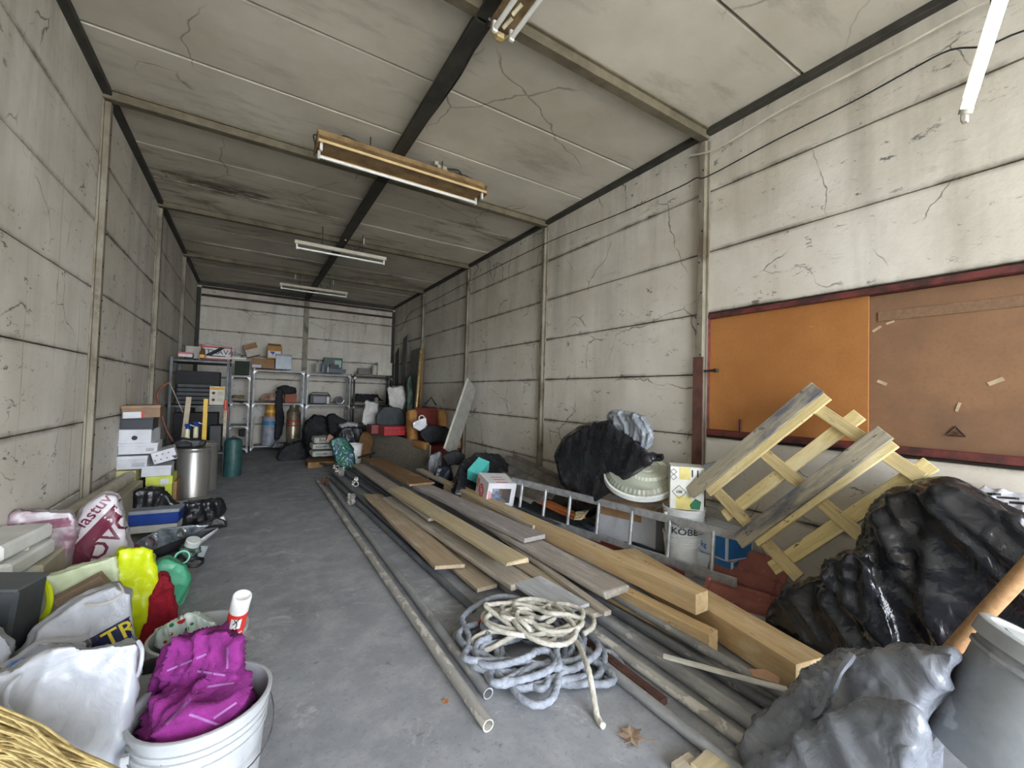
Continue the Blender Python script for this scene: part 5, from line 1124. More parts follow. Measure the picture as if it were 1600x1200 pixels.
t_ = thing('white_tube', 'long white tube lying along the front edge of the dark shelf top', 'tube', Vector((xa(318, YD), YD+.06, T1+.02))); MB().cyl((0, 0, 0), (.5, 0, .01), .014, seg=10).build('tube_body', WHITEP, t_)
t_, w, h, d = ibox('green_bag', 'dark green bag at the right end of the dark shelf top', 'bag', 366, 568, 390, 588, 10.35, .3, mat((48, 56, 46), None, 9, .8), base=1.605)
for k in range(5):
    o = bx('dark_crate', mat((52-4*(k % 2), 54, 56), (38, 40, 42), 9, .6), None, (-.72, YD+.35, 1.09+.062*k), (.42, .5, .055), (0, 0, .02*k), .006)
    tag(o, 'dark flat crate in the dark shelf, %s of the stack of five' % ('lowest', 'second from the bottom', 'middle', 'second from the top', 'topmost')[k], 'crate', 'dark crates in the shelf')
t_, w, h, d = ibox('poster_box', 'white box with yellow top and four dark emblems in the dark shelf', 'box', 326, 612, 352, 641, YD+.05, .12, mat((206, 200, 184), None, 9, .6), base=1.055)
bx('yellow_band', mat((204, 158, 50), None, 9, .6), t_, (0, -d/2-.002, h*.88), (w*.92, .003, h*.14), None, 0)
for k in range(2):
    o = MB().cyl((-w*.24, -d/2, h*(.28+.36*k)), (-w*.24, -d/2-.004, h*(.28+.36*k)), .022, seg=10).build('dark_emblem', mat((70, 30, 26), None, 9, .6), t_)
    for j in range(3): bx('print_line', mat((150, 136, 110), None, 9, .6), t_, (w*.18, -d/2-.002, h*(.22+.36*k+.06*j)), (w*.36, .002, .006), None, 0)
for _z, _h, _l in ((.37, .55, 'lower'), (1.07, .5, 'upper')):  # plain dark boxes added so the inside of the shelf reads black
    o = bx('dark_filler', mat((30, 31, 33), (22, 22, 24), 9, .7), None, (-.70, YD+.62, _z+_h/2), (.56, .35, _h), None, .006); tag(o, 'dark filler box added at the back of the %s compartment of the dark shelf' % _l, 'chest', 'dark filler boxes in the dark shelf')
t_, w, h, d = ibox('dark_bin', 'dark grey bin in the bottom of the dark shelf', 'bin', 326, 668, 346, 708, YD+.1, .4, mat((62, 64, 66), None, 9, .6), base=.355)
# handsaw hanging on the right front upright
hs_ = thing('hand_saw', 'hand saw with orange handle hanging on the dark shelf corner post', 'saw', A(352, 640, YD-.05))
MB().poly([(-.02, 0, 0), (.025, 0, 0), (.02, 0, -.42), (-.015, 0, -.40)], (0, .003, 0)).build('blade', mat((150, 140, 120), (110, 96, 76), 9, .5, .4), hs_)
MB().box((0, .002, .07), (.035, .03, .16), None, .008).build('handle', mat((216, 76, 40), None, 9, .5), hs_); bx('red_grip', mat((150, 44, 34), None, 9, .5), hs_, (.04, .01, -.06), (.02, .025, .14), None, .004)
# yellow level, wooden stick
o = MB().box((0, 0, .02), (.05, .022, 1.26), None, .003).box((0, -.012, .5), (.03, .004, .06)).build('spirit_level', mat((220, 178, 30), None, 9, .45)); o.location = A(318, 700, 6.9); tag(o, 'yellow spirit level standing upright behind the steel drums', 'level')
o = MB().box((0, 0, -.0), (.055, .02, 1.2), None, .002).build('wooden_stick', W_TAN); o.location = A(286, 694, 6.75); o.rotation_euler = (0, .06, 0); tag(o, 'flat wooden stick standing behind the spray bottles', 'stick')
# bent copper hose / bow over the drums
hp = [A(*q, 6.9) for q in ((273, 694), (262, 676), (254, 655), (248, 632), (246, 616), (254, 604), (264, 597))]
wire('copper_pipe', 'bent brown hose arching up between shoe boxes and dark shelf', 'hose', smoothpts(hp, 6), .014, mat((128, 74, 54), (104, 60, 44), 9, .5))
o = MB().cyl(A(265, 598, 6.9), A(286, 645, 6.9), .007, seg=8).build('thin_rod', mat((150, 144, 130), None, 9, .5)); tag(o, 'thin pale rod slanting down from the top of the bent hose', 'rod')
# teal gas bottle-like canister
tc = G(362, 746)
t_ = thing('teal_canister', 'dented teal metal canister standing in front of the dark shelf', 'canister', (tc.x, tc.y+.12, 0), (0, 0, .1))
MB().lathe([(.001, 0), (.11, 0), (.115, .02), (.115, .50), (.10, .55), (.05, .575), (.001, .575)], 24, cap0=False, cap1=False).build('canister_body', mat((52, 92, 90), (38, 70, 70), 9, .5, .1), t_, True); bx('cap', BLACKM, t_, (0, 0, .585), (.05, .05, .03), None, .006)
# narrow shelf contents
for k, (px, py, w_, h_, c, lab) in enumerate(((372, 620, .22, .06, (120, 106, 66), 'yellowish folded sack on the narrow shelf'), (374, 629, .2, .05, (30, 30, 32), 'small black tools on the narrow shelf, second board'), (378, 676, .12, .16, (36, 40, 36), 'black lantern on the lowest board of the narrow shelf'))):
    p = A(px, py, 10.4); g = [p+Vector((sx*w_/2, sy*.1, sz*h_/2)) for sx in (-1, 1) for sy in (-1, 1) for sz in (-1, 1)]
    o = crumple(('folded_sack', 'small_tools', 'lantern')[k], [g], mat(c, None, 9, .8), voxel=.02, smooth=2, amp=.012, seed=50+k); tag(o, lab, ('sack', 'tools', 'lantern')[k])
# cartons on back shelf A
T2 = 1.765
t_, w, h, d = ibox('carton_box', 'brown carton lying flat on the back shelf, lowest of the three', 'box', 393, 561, 429, 574, YS+.02, .34, BROWNC, base=T2)
bx('white_label', WS, t_, (-w*.28, -d/2-.002, h*.2), (w*.4, .003, h*.3), None, 0); zc = T2+h
t_, w, h, d = ibox('carton_box', 'white and brown carton tilted to the left on top of the brown one', 'box', 386, 541, 408, 560, YS+.05, .3, mat((190, 182, 168), None, 9, .7), ry=-.35, base=zc+.05); bx('brown_flap', BROWNC, t_, (0, -d/2-.002, h*.75), (w, .003, h*.4), None, 0)
t_, w, h, d = ibox('carton_box', 'ochre carton with a blue and yellow label, right of the tilted one', 'box', 417, 540, 441, 559, YS+.05, .3, mat((176, 128, 62), None, 9, .7), base=zc+.01)
bx('white_label', WS, t_, (0, -d/2-.002, h*.35), (w*.85, .003, h*.5), None, 0); MB().poly([(-w*.35, -d/2-.004, h*.55), (w*.05, -d/2-.004, h*.55), (-w*.1, -d/2-.004, h*.3)], (0, -.002, 0)).build('blue_mark', mat((30, 60, 140), None, 9, .5), t_); bx('yellow_mark', mat((214, 180, 50), None, 9, .5), t_, (w*.2, -d/2-.004, h*.32), (w*.3, .003, h*.2), None, 0)
bx('flap', BROWNC, t_, (0, .05, h+.03), (w*.9, .2, .004), (.4, 0, 0), 0)
t_, w, h, d = ibox('plastic_crate', 'blue-grey transparent box at the right end of the cartons on the back shelf', 'box', 430, 556, 456, 576, YS+.02, .3, mat((86, 110, 128), (66, 86, 100), 9, .3, alpha=.85), base=T2)
bx('lid', mat((70, 96, 116), None, 9, .4), t_, (0, 0, h+.01), (w*1.05, d*1.05, .03), None, .004)
# bottles and boxes on shelf B
def bottle(label, px, Y, r, h, c, cap, base, group='bottles on the back shelf top'):
    t_ = thing('bottle', label, 'bottle', (xa(px, Y), Y, base), (0, 0, 0), group)
    MB().lathe([(.001, 0), (r, 0), (r, h*.62), (r*.5, h*.78), (r*.32, h*.8), (r*.32, h*.9), (.001, h*.9)], 16, cap0=False, cap1=False).build('bottle_body', mat(c, None, 9, .3), t_, True)
    MB().cyl((0, 0, h*.88), (0, 0, h), r*.38, seg=12).build('cap', mat(cap, None, 9, .4), t_, True)
bottle('grey-white bottle, leftmost on the back shelf top', 493, YS+.1, .06, .26, (160, 160, 150), (120, 120, 120), 1.745)
bottle('blue bottle second from the left on the back shelf top', 502, YS+.08, .035, .26, (110, 120, 150), (60, 70, 120), 1.745)
bottle('small white and pink bottle in front of the green box', 510, YS+.04, .03, .17, (200, 180, 176), (190, 60, 70), 1.745)
bottle('dark bottle before the green box, tallest of the group', 516, YS+.12, .035, .22, (40, 46, 60), (60, 90, 160), 1.745)
t_, w, h, d = ibox('green_box', 'dark green box with a light picture on the back shelf top', 'box', 506, 550, 536, 572, YS+.22, .15, mat((42, 78, 60), None, 9, .5), base=1.745); bx('light_picture', mat((150, 180, 170), None, 9, .5), t_, (w*.25, -d/2-.002, h*.62), (w*.36, .003, h*.45), None, 0); bx('magenta_stripe', mat((150, 50, 90), None, 9, .5), t_, (0, -d/2-.002, h*.6), (w*.06, .003, h*.5), None, 0)
t_, w, h, d = ibox('black_case', 'small black case tilted in front of the green box', 'case', 515, 562, 530, 574, YS+.06, .12, BLACKM, base=1.745)
t_, w, h, d = ibox('blue_tray', 'low blue-grey tray in front of the black case', 'tray', 514, 574, 541, 579, YS+.0, .08, mat((80, 96, 108), None, 9, .5), base=1.742)
t_, w, h, d = ibox('small_jars', 'small glassy box on the back shelf top right of the green box', 'box', 560, 573, 578, 582, YS+.1, .15, mat((90, 88, 80), None, 9, .4), base=1.742)
o = MB().lathe([(.001, 0), (.065, 0), (.068, .24), (.06, .245), (.001, .245)], 20, cap0=False, cap1=False).build('white_canister', mat((188, 186, 170), None, 9, .5), None, True); o.location = (xa(584, YS+.1), YS+.15, 1.742); tag(o, 'cream cylindrical canister beside the pale square box', 'canister')
t_, w, h, d = ibox('pale_box', 'pale cream square box at the right end of the back shelf tops', 'box', 590, 565, 613, 583, YS+.05, .3, mat((202, 200, 182), None, 9, .5), base=1.742); bx('lid', mat((210, 208, 192), None, 9, .5), t_, (0, 0, h), (w*1.03, d*1.03, .02), None, .003)
# middle board
t_, w, h, d = ibox('red_carton', 'orange-red carton on the middle board, left of the wall post', 'box', 445, 614, 464, 627, YS+.05, .25, mat((148, 74, 46), None, 9, .6), base=1.025); bx('top_flap', mat((170, 90, 58), None, 9, .6), t_, (0, 0, h), (w*.96, d*.96, .012), None, .002)
g = [A(*q, y) for q in ((432, 606), (445, 602), (462, 606), (464, 614), (440, 616)) for y in (YS+.05, YS+.3)]
o = crumple('black_bundle', [g], DARKF, voxel=.016, smooth=2, amp=.02, seed=55); tag(o, 'black bundle on the orange-red carton', 'bundle')
g = [A(*q, y) for q in ((404, 626), (412, 616), (430, 614), (433, 626)) for y in (YS+.05, YS+.25)]
o = crumple('brown_bag', [g], mat((120, 66, 46), (170, 150, 130), 16, .7), voxel=.016, smooth=2, amp=.014, seed=56, floor=1.03); tag(o, 'brown and white bag with handles on the middle board of the left back shelf', 'bag')
g = [A(*q, y) for q in ((431, 612), (440, 606), (443, 660), (440, 680), (430, 690), (432, 640)) for y in (YS-.12, YS-.02)]
o = crumple('dark_coat', [g], DARKF, voxel=.02, smooth=3, amp=.02, seed=57); tag(o, 'dark coat hanging down the front of the left back shelf', 'coat')
ra = thing('radio', 'black portable radio with handle on the middle shelf board', 'radio', (xa(500, YS), YS+.12, 1.0))
bx('radio_body', BLACKM, ra, (0, 0, .12), (.44, .14, .22), None, .015); bx('grille', mat((96, 98, 104), None, 9, .4), ra, (-.01, -.073, .11), (.26, .006, .15), None, .002); bx('chrome_panel', mat((180, 180, 180), None, 9, .3), ra, (.17, -.073, .1), (.06, .006, .16), None, .002)
MB().tube([(-.2, 0, .22), (-.17, 0, .27), (.17, 0, .27), (.2, 0, .22)], .01, 8).build('handle', BLACKM, ra, True)
rg = thing('ring_speaker', 'round speaker with a bright ring beside the radio', 'speaker', (xa(530.5, YS), YS+.08, 1.0))
b = MB(); b.lathe([(.09, 0), (.09, .12), (.001, .12)], 28, (0, .06, .11), Matrix.Rotation(R(90), 4, 'X'), False, False); b.lathe([(.001, .115), (.07, .10)], 28, (0, .06, .11), Matrix.Rotation(R(90), 4, 'X'), False, False); b.build('speaker_body', BLACKM, rg, True)
MB().tube([(.088*math.cos(a), -.065, .11+.088*math.sin(a)) for a in [2*math.pi*k/28 for k in range(29)]], .009, 8).build('bright_ring', mat((206, 206, 204), None, 9, .3, .5), rg, True)
g = [A(*q, y) for q in ((548, 627), (556, 616), (570, 620), (590, 616), (600, 627)) for y in (YS+.1, YS+.3)]
o = crumple('dark_clutter', [g], DARKF, voxel=.018, smooth=1, amp=.03, freq=9, seed=58, floor=1.0); tag(o, 'dark clutter on the middle board of the corner shelf', 'clutter')
o = MB().lathe([(.001, 0), (.05, 0), (.06, .05), (.055, .12), (.045, .17), (.03, .19), (.001, .19)], 20, cap0=False, cap1=False).build('white_jug', mat((168, 166, 160), None, 9, .4), None, True); o.location = (xa(588, YS), YS+.04, 1.0); tag(o, 'greyish white kettle on the middle board of the corner shelf', 'kettle')
# paint tins below
def tin(label, px, py, Y, r, h, c, band, base, cat='can', name='paint_tin'):
    t_ = thing(name, label, cat, (xa(px, Y), Y, base), (0, 0, 0))
    MB().lathe([(.001, 0), (r, 0), (r, .01), (r*.98, .015), (r*.98, h-.015), (r, h-.01), (r, h), (r*.9, h), (r*.88, h-.01), (.001, h-.01)], 28, cap0=False, cap1=False).build('tin_body', c, t_, True)
    if band: MB().lathe([(r*.99, h*band[1]), (r*1.0, h*band[1]), (r*1.0, h*band[2]), (r*.99, h*band[2])], 28, cap0=False, cap1=False).build('printed_band', band[0], t_, True)
    return t_
tin('white paint tin with a blue band standing in the left back shelf', 423, 700, YS+.15, .155, .62, mat((156, 160, 172), (130, 134, 146), 9, .5), (mat((60, 130, 170), None, 9, .5), .70, .84), .105)
tin('orange-yellow tin standing on the white tin', 424, 655, YS+.15, .105, .28, mat((196, 130, 36), None, 9, .4), (mat((220, 180, 80), None, 9, .4), .3, .5), .725)
g_ = tin('old metal churn with red bands in front of the middle shelves', 459, 685, 9.6, .13, .52, mat((150, 138, 116), (90, 82, 68), 6, .35, .6), (mat((150, 50, 36), None, 9, .5), .62, .70), .35, 'churn', 'metal_churn')
MB().lathe([(.129, .24), (.131, .24), (.131, .27), (.129, .27)], 28, cap0=False, cap1=False).build('red_band', mat((150, 50, 36), None, 9, .5), g_, True)
MB().lathe([(.13, .52), (.08, .60), (.075, .66), (.001, .66)], 24, cap0=False, cap1=False).build('neck', mat((120, 110, 92), None, 6, .4, .6), g_, True)
o = MB().box((0, 0, .175), (.2, .2, .35), None, .01).build('wooden_block', mat((70, 62, 50), None, 6, .7)); o.location = (xa(459, 9.6), 9.6, 0); tag(o, 'dark block carrying the metal churn', 'block')
o = MB().cyl((0, 0, 0), (.02, 0, .7), .012, seg=8).build('white_pole', mat((190, 188, 180), None, 9, .5)); o.location = (xa(397, YS-.1), YS-.12, .05); tag(o, 'short white stick leaning on the left back shelf', 'stick')
# dark heaps on the floor
def heap(name, label, cat, pts, Y0_, Y1_, m, seed, amp=.03, voxel=.025, freq=6, floor=.003, base=None):
    g = [A(*q, y) for q in pts for y in (Y0_, Y1_)]
    if base: g += fl(base)
    o = crumple(name, [g], m, voxel=voxel, smooth=3, amp=amp, freq=freq, seed=seed, floor=floor); return tag(o, label, cat)
heap('black_heap', 'black clothes heaped on the floor before the left back shelf', 'clothes', [(432, 715), (445, 696), (470, 690), (480, 712), (474, 726), (440, 724)], 8.9, 9.4, DARKF, 61)
heap('jumper_cables', 'tangled grey tools and cable lying before the paint tin', 'cable', [(420, 700), (432, 690), (446, 692), (446, 702)], 9.9, 10.2, mat((70, 70, 72), (140, 140, 140), 30, .4), 62, .03, .02, 12)
heap('black_heap', 'black sack slumped against the middle back shelf', 'sack', [(478, 660), (492, 648), (520, 655), (526, 690), (500, 705), (474, 702)], 9.6, 10.2, DARKF, 63, base=[(1.0, 9.4), (1.6, 9.4), (1.6, 10.2), (1.0, 10.2)])
heap('black_heap', 'dark jacket lying over the heap right of the black sack', 'jacket', [(510, 650), (520, 646), (526, 668), (545, 680), (560, 670), (560, 700), (520, 700)], 9.2, 9.8, mat((34, 32, 36), None, 9, .85), 64)
heap('white_sheet', 'crumpled white sheet lying over the dark jacket', 'cloth', [(530, 664), (545, 659), (560, 662), (556, 672), (538, 676)], 8.9, 9.2, mat((170, 170, 172), None, 9, .8), 65, .025, .015)
heap('white_sack', 'tall limp white bag standing left of the grey holdall', 'bag', [(572, 626), (590, 630), (583, 645), (592, 665), (578, 672), (564, 660), (568, 640)], 8.6, 8.95, plastic((188, 186, 180), .5, bump=.6), 66, .025, .018, 8)
heap('white_sack', 'white bag hanging higher up against the corner boards', 'bag', [(606, 606), (612, 610), (628, 603), (634, 625), (628, 640), (608, 634)], 8.9, 9.2, plastic((188, 186, 180), .5, bump=.6), 67, .025, .018, 8)
heap('grey_holdall', 'dark grey holdall on top of the red boxes', 'bag', [(588, 648), (600, 635), (625, 638), (640, 655), (640, 668), (600, 668), (588, 662)], 8.1, 8.6, mat((66, 72, 74), (54, 58, 60), 9, .8), 68, .012, .02, 4)
heap('black_sack', 'black sack in front of the white bag behind the plaster bags', 'bag', [(525, 680), (540, 668), (565, 668), (572, 690), (540, 695)], 8.7, 9.0, plastic((28, 28, 30), .4, bump=.5), 69, .025, .02)
heap('brown_sack', 'brown fabric sack behind the plaster bags', 'sack', [(566, 676), (580, 672), (584, 690), (580, 706), (560, 712), (560, 690)], 8.4, 8.7, mat((112, 82, 46), (84, 60, 34), 9, .9), 70, .012, .018, base=[(1.8, 8.4), (2.0, 8.4), (1.9, 8.7)])
t_, w, h, d = ibox('red_case', 'bright red plastic case under the grey holdall', 'case', 600, 666, 652, 681, 7.6, .35, mat((170, 26, 30), None, 9, .35)); bx('lid_seam', mat((120, 16, 20), None, 9, .35), t_, (0, -d/2-.002, h*.6), (w, .004, .012), None, 0); bx('handle', mat((200, 50, 50), None, 9, .3), t_, (.0, -d/2-.02, h*.45), (w*.3, .03, .025), None, .004)
t_, w, h, d = ibox('red_case', 'darker red case left of the bright red one', 'case', 580, 664, 600, 678, 8.0, .35, mat((130, 22, 26), None, 9, .4)); bx('lid_seam', mat((90, 16, 20), None, 9, .35), t_, (0, -d/2-.002, h*.6), (w, .004, .012), None, 0)
# support under the cases: an old dark chest
o = MB().box((0, 0, .3), (.7, .6, .6), None, .01).build('dark_chest', mat((46, 40, 36), None, 6, .7)); o.location = (2.80, 8.0, 0); tag(o, 'dark chest standing behind the chipboard under the red cases', 'chest')
# plaster bags and green bag
for k, (z, lab) in enumerate(((.30, 'lower'), (.44, 'middle'), (.58, 'top'))):
    pass
for k, (y0, y1, txt, lab) in enumerate(((714, 704, 'KERAMICKÁ', 'lowest white printed sack of the stack of three'), (703, 693, 'KERAMICKÁ', 'middle white printed sack of the stack of three'), (693, 683, 'BAU', 'top white printed sack of the stack of three'))):
    a = A(488 if k < 2 else 491, y0, 7.9); c = A(524 if k < 2 else 518, y1, 7.9)
    g = [Vector((x, y, z)) for x in (a.x, c.x) for y in (7.9, 8.25) for z in (a.z, c.z)]
    g += [Vector(((a.x+c.x)/2, 7.86, (a.z+c.z)/2)), Vector((a.x-.03, 8.1, (a.z+c.z)/2)), Vector((c.x+.03, 8.1, (a.z+c.z)/2))]
    o = crumple('plaster_sack', [g], mat((178, 178, 170), (160, 160, 150), 9, .7), voxel=.014, smooth=4, amp=.006, seed=71+k); tag(o, lab, 'sack', 'printed plaster sacks')
    mark_text(o, txt, .052 if k < 2 else .075, mat((50, 62, 56), None, 9, .6), Vector(((a.x+c.x)/2, 7.8, (a.z+c.z)/2+.01)), (1, 0, 0), (0, 0, 1))
o = MB().box((0, 0, .05), (.5, .4, .10), None, .006).build('wooden_pallet_block', mat((150, 116, 72), (120, 90, 54), 9, .7)); o.location = (A(505, 715, 8.0).x, 8.1, 0); tag(o, 'yellowish wooden block under the stack of plaster sacks', 'block')
heap('green_film_bag', 'shiny green and blue plastic bag beside the plaster sacks', 'bag', [(516, 688), (530, 683), (540, 686), (550, 700), (546, 718), (524, 718), (520, 700)], 7.6, 7.95, plastic((44, 104, 84), .2, (66, 96, 112), .7, 14), 75, .02, .014, 9, base=[(1.3, 7.5), (1.6, 7.5), (1.5, 7.8)])
heap('pink_rag', 'pinkish rag on the top plaster sack', 'cloth', [(508, 690), (514, 678), (522, 682), (518, 692)], 7.8, 7.95, mat((172, 132, 116), None, 9, .9), 76, .012, .012)
bucket('paint_bucket', 'old white bucket with a brown stripe behind the green plastic bag', (xa(556, 8.2), 8.2, 0), .14, A(556, 693, 8.2).z, WHITEP, handle=False, ribs=2)
# odds at the far tube ends
for k, (a_, b_) in enumerate((((516, 722), (560, 712)), ((505, 728), (548, 722)), ((560, 715), (585, 708)), ((500, 724), (535, 730)))):
    o = MB().cyl(G(*a_, .06+.03*k), G(*b_, .12), .02, seg=10).build('metal_piece', mat((84, 78, 66), (56, 50, 44), 9, .6, .3)); tag(o, ('greyish rod end lying before the plaster sacks', 'longer rusty tube piece across the far tube ends', 'short metal piece between plywood and chipboard', 'dark lever across the far tube ends')[k], 'metal piece', 'metal pieces at the far tube ends')
# chipboard standing on edge
pa = G(581, 716); pb_ = G(671, 741)
o = MB().box((0, 0, 0), (1, 1, 1)).build('chipboard_panel', mat((140, 132, 118), (116, 110, 98), 16, .8, 0, .35, .7, .15, 90)); L = (pb_-pa).length
zt0 = A(580, 671, pa.y).z; zt1 = A(671, 696, pb_.y).z
bm = bmesh.new(); M_ = frame(pa, pb_); pts = [(0, 0), (L, 0), (L, zt1), (0, zt0)]
mb = MB(); mb.poly([(x, -.009, z) for x, z in pts], (0, .018, 0)); o2 = mb.build('chipboard_panel', o.data.materials[0]); bpy.data.objects.remove(o); o2.matrix_world = M_; tag(o2, 'grey chipboard panel standing on its long edge at the back of the timber pile', 'board')
MB().poly([(L-.0, -.0095, 0), (L+.001, -.0095, 0), (L+.001, -.0095, zt1), (L, -.0095, zt1)], (0, .019, 0)).build('pale_edge', mat((206, 190, 160), None, 9, .7), o2)
# armchair
ac = thing('armchair', 'old armchair with dark red seat and ochre sides, piled with bags, by the right wall', 'armchair', (A(682, 690, 7.0).x, 7.25, 0), (0, 0, .12))
MROON = mat((112, 44, 34), (90, 34, 28), 9, .9); OCH = mat((176, 130, 72), (150, 106, 56), 9, .9)
zb = A(680, 628, 7.3).z
def cushion(name, c, size, m, rot=None, p=ac):
    o = bx(name, m, p, c, size, rot, 0); q = o.modifiers.new('b', 'BEVEL'); q.width = min(size)*.38; q.segments = 4; o.data.shade_smooth(); return o
cushion('backrest', (.0, .22, .62), (.50, .16, zb-.28), MROON, (-.16, 0, 0)); cushion('side_wing', (-.30, .16, .60), (.16, .22, zb-.32), OCH, (-.16, 0, 0)); cushion('side_wing', (.30, .16, .60), (.16, .22, zb-.32), OCH, (-.16, 0, 0))
cushion('seat', (0, -.15, .36), (.56, .62, .16), MROON); cushion('armrest', (.33, -.2, .44), (.12, .6, .14), OCH); cushion('armrest', (-.33, -.2, .44), (.12, .6, .14), OCH)
bx('seat_frame', mat((150, 108, 64), None, 9, .5), ac, (0, -.15, .25), (.66, .60, .06), None, .006); bx('front_panel', MROON, ac, (0, -.46, .32), (.6, .03, .12), None, .006)
for sx in (-1, 1):
    for sy in (-.42, .2): MB().cyl((sx*.28, sy, .23), (sx*.28, sy, 0), .025, .018, 10).build('leg', mat((90, 60, 36), None, 9, .5), ac)
heap('black_bag', 'black bag lying on the armchair seat', 'bag', [(655, 678), (670, 664), (695, 666), (702, 672), (700, 690), (665, 692)], 6.75, 7.1, DARKF, 80, .015, .02)
heap('carrier_bag', 'white carrier bag with loop handles on the armchair', 'bag', [(645, 660), (655, 655), (665, 652), (668, 668), (655, 674), (645, 668)], 6.9, 7.05, plastic((206, 206, 210), .4, bump=.5), 81, .012, .014, 8)
wire('bag_strap', 'white loop handle standing up from the carrier bag on the armchair', 'strap', smoothpts([A(*q, 6.95) for q in ((655, 660), (655, 652), (659, 649), (663, 652), (664, 660))], 5), .01, WHITEP)
wire('black_strap', 'black pointed strap standing up behind the armchair back', 'strap', [A(*q, 7.6) for q in ((664, 632), (674, 621), (681, 633))], .014, BLACKM)
# boards in the right back corner
def board_w(name, label, cat, a, b_, w, t, Xa, Xb, m, group=None, up=(-1, 0, .1)):
    p0 = W(a[0], a[1], Xa); p1 = W(b_[0], b_[1], Xb); L = (p1-p0).length
    o = MB().box((L/2, 0, -t/2), (L, w, t), None, .003).build(name, m); o.matrix_world = frame(p0, p1, up); return tag(o, label, cat, group)
DB = mat((96, 99, 94), (74, 77, 73), 9, .8)
board_w('leaning_board', 'tall dark grey board leaning in the far right corner, tallest of them', 'board', (628, 640), (633, 526), .3, .02, 2.95, 3.1, DB, 'boards leaning in the right corner')
board_w('leaning_board', 'broader dark board leaning between the tall one and the wall post', 'board', (640, 670), (650, 545), .62, .02, 2.98, 3.09, mat((104, 106, 101), (84, 86, 83), 9, .8), 'boards leaning in the right corner')
board_w('leaning_board', 'dark strip of board leaning right at the corner post', 'board', (618, 640), (620, 548), .25, .02, 2.85, 3.15, mat((50, 52, 50), None, 9, .8), 'boards leaning in the right corner')
o = MB().tube([W(648, 665, 2.95), W(653, 610, 3.0), W(658, 548, 3.1)], .035, 10, rf=lambda i, a: .035*(1+.2*math.sin(a*5))).build('foil_roll', mat((190, 168, 120), (150, 120, 80), 16, .25, .5), None, True); tag(o, 'long tube wrapped in shiny foil leaning beside the dark boards', 'roll')
o = MB().cyl(W(655, 668, 3.0), W(661, 545, 3.15), .03, seg=12).build('wooden_pole', mat((128, 100, 58), None, 9, .6)); tag(o, 'brown pole leaning just right of the foil wrapped tube', 'pole')
heap('green_sheet', 'dark green plastic sheet bundled at the foot of the leaning boards', 'sheet', [(636, 590), (643, 584), (648, 640), (644, 672), (634, 668)], 8.9, 9.3, mat((38, 66, 52), (58, 66, 58), 9, .5), 82, .02, .02)
# pale leaning board with a white edge
p0 = A(712, 708, 5.95); p1 = A(745, 606, 6.35); M_ = frame(p0, p1, (1, -.75, .1)); L = (p1-p0).length
o = MB().box((L/2, 0, 0), (L, .30, .022), None, .002).build('grey_board', mat((146, 144, 136), (128, 126, 118), 9, .7)); o.matrix_world = frame(A(702, 708, 5.75), A(736, 604, 6.1), (.62, -.78, .2)); tag(o, 'grey panel with a white front edge leaning on the right wall beside the armchair', 'board')
o3 = MB().box((L/2, .155, 0), (L, .014, .03), None, .002).build('white_edge', mat((206, 204, 192), None, 9, .6), o)
# ================================================================== LAMPS
TUBE = mat((232, 232, 226), (220, 220, 212), 9, .3); OCM = mat((150, 124, 84), (110, 84, 52), 6, .55, .3, .4, .65, .2, 40)
def batten(name, label, c, L, yaw, wide, m, tubes, drop, rodm=DSTEEL, emit=None):
    t_ = thing(name, label, 'lamp', c, (0, 0, yaw), 'fluorescent lamps')
    if wide:
        MB().poly([(-L/2, -.12, .0), (-L/2, .12, .0), (-L/2, .07, .07), (-L/2, -.07, .07)], (L, 0, 0)).build('reflector_hood', m, t_, False, .002)
        MB().box((0, 0, .10), (L*1.0, .09, .06), None, .004).build('ballast_housing', m, t_)
        for sy in (-1, 1): MB().box((0, sy*.12, -.004), (L, .008, .022)).build('hood_rim', mat((206, 178, 128), None, 6, .5), t_)
        for sx in (-1, 1): MB().box((sx*(L/2-.0), 0, .02), (.012, .25, .1), None, .002).build('end_plate', m, t_)
    else:
        MB().box((0, 0, .03), (L, .055, .05), None, .005).build('housing', m, t_)
    for y in tubes:
        MB().cyl((-L/2+.04, y, -.045), (L/2-.04, y, -.045), .014, seg=14).build('tube_lamp', emit or TUBE, t_, True)
    for y in (tubes if not wide else (-.07, .07)):
        for sx in (-1, 1): MB().box((sx*(L/2-.03), y, -.03), (.022, .03, .07), None, .004).build('lamp_holder', WHITEP, t_)
    for sx in (-1, 1):
        MB().cyl((sx*L*.22, 0, .05), (sx*L*.22, 0, drop), .006, seg=8).build('hanger_rod', rodm, t_)
    return t_
z1 = 3.37
l1 = batten('ceiling_lamp', 'wide ochre ceiling lamp with one white tube, nearest of the row under the middle beam', (1.17, 3.86, z1), 1.56, .0, True, OCM, (.07,), H-z1-.02)
b = MB(); b.tube([(-.42, .3, H-z1-.02), (-.42, .3, H-z1-.08), (.3, .26, H-z1-.08)], .012, 6); b.tube([(.3, .26, H-z1-.08), (.45, .26, H-z1-.08), (.45, .26, H-z1-.02)], .012, 6); b.build('hanging_bracket', mat((64, 46, 34), None, 9, .6, .3), l1)
for pts in ([(.1, .1, H-z1-.05), (.14, .08, .18), (.25, .06, .17), (.33, .05, .2), (.42, .05, .13)], [(.42, .05, .2), (.55, .08, .24), (.6, .05, .16), (.7, .03, .15)], [(-.6, .05, .15), (-.55, .1, .22), (-.42, .12, .22), (-.3, .2, .24)], [(.45, .2, H-z1-.03), (.5, .1, .2), (.62, .1, .22), (.72, .0, .14)]):
    MB().tube(smoothpts(pts, 5), .006, 6).build('lamp_wire', BLACKM, l1, True)
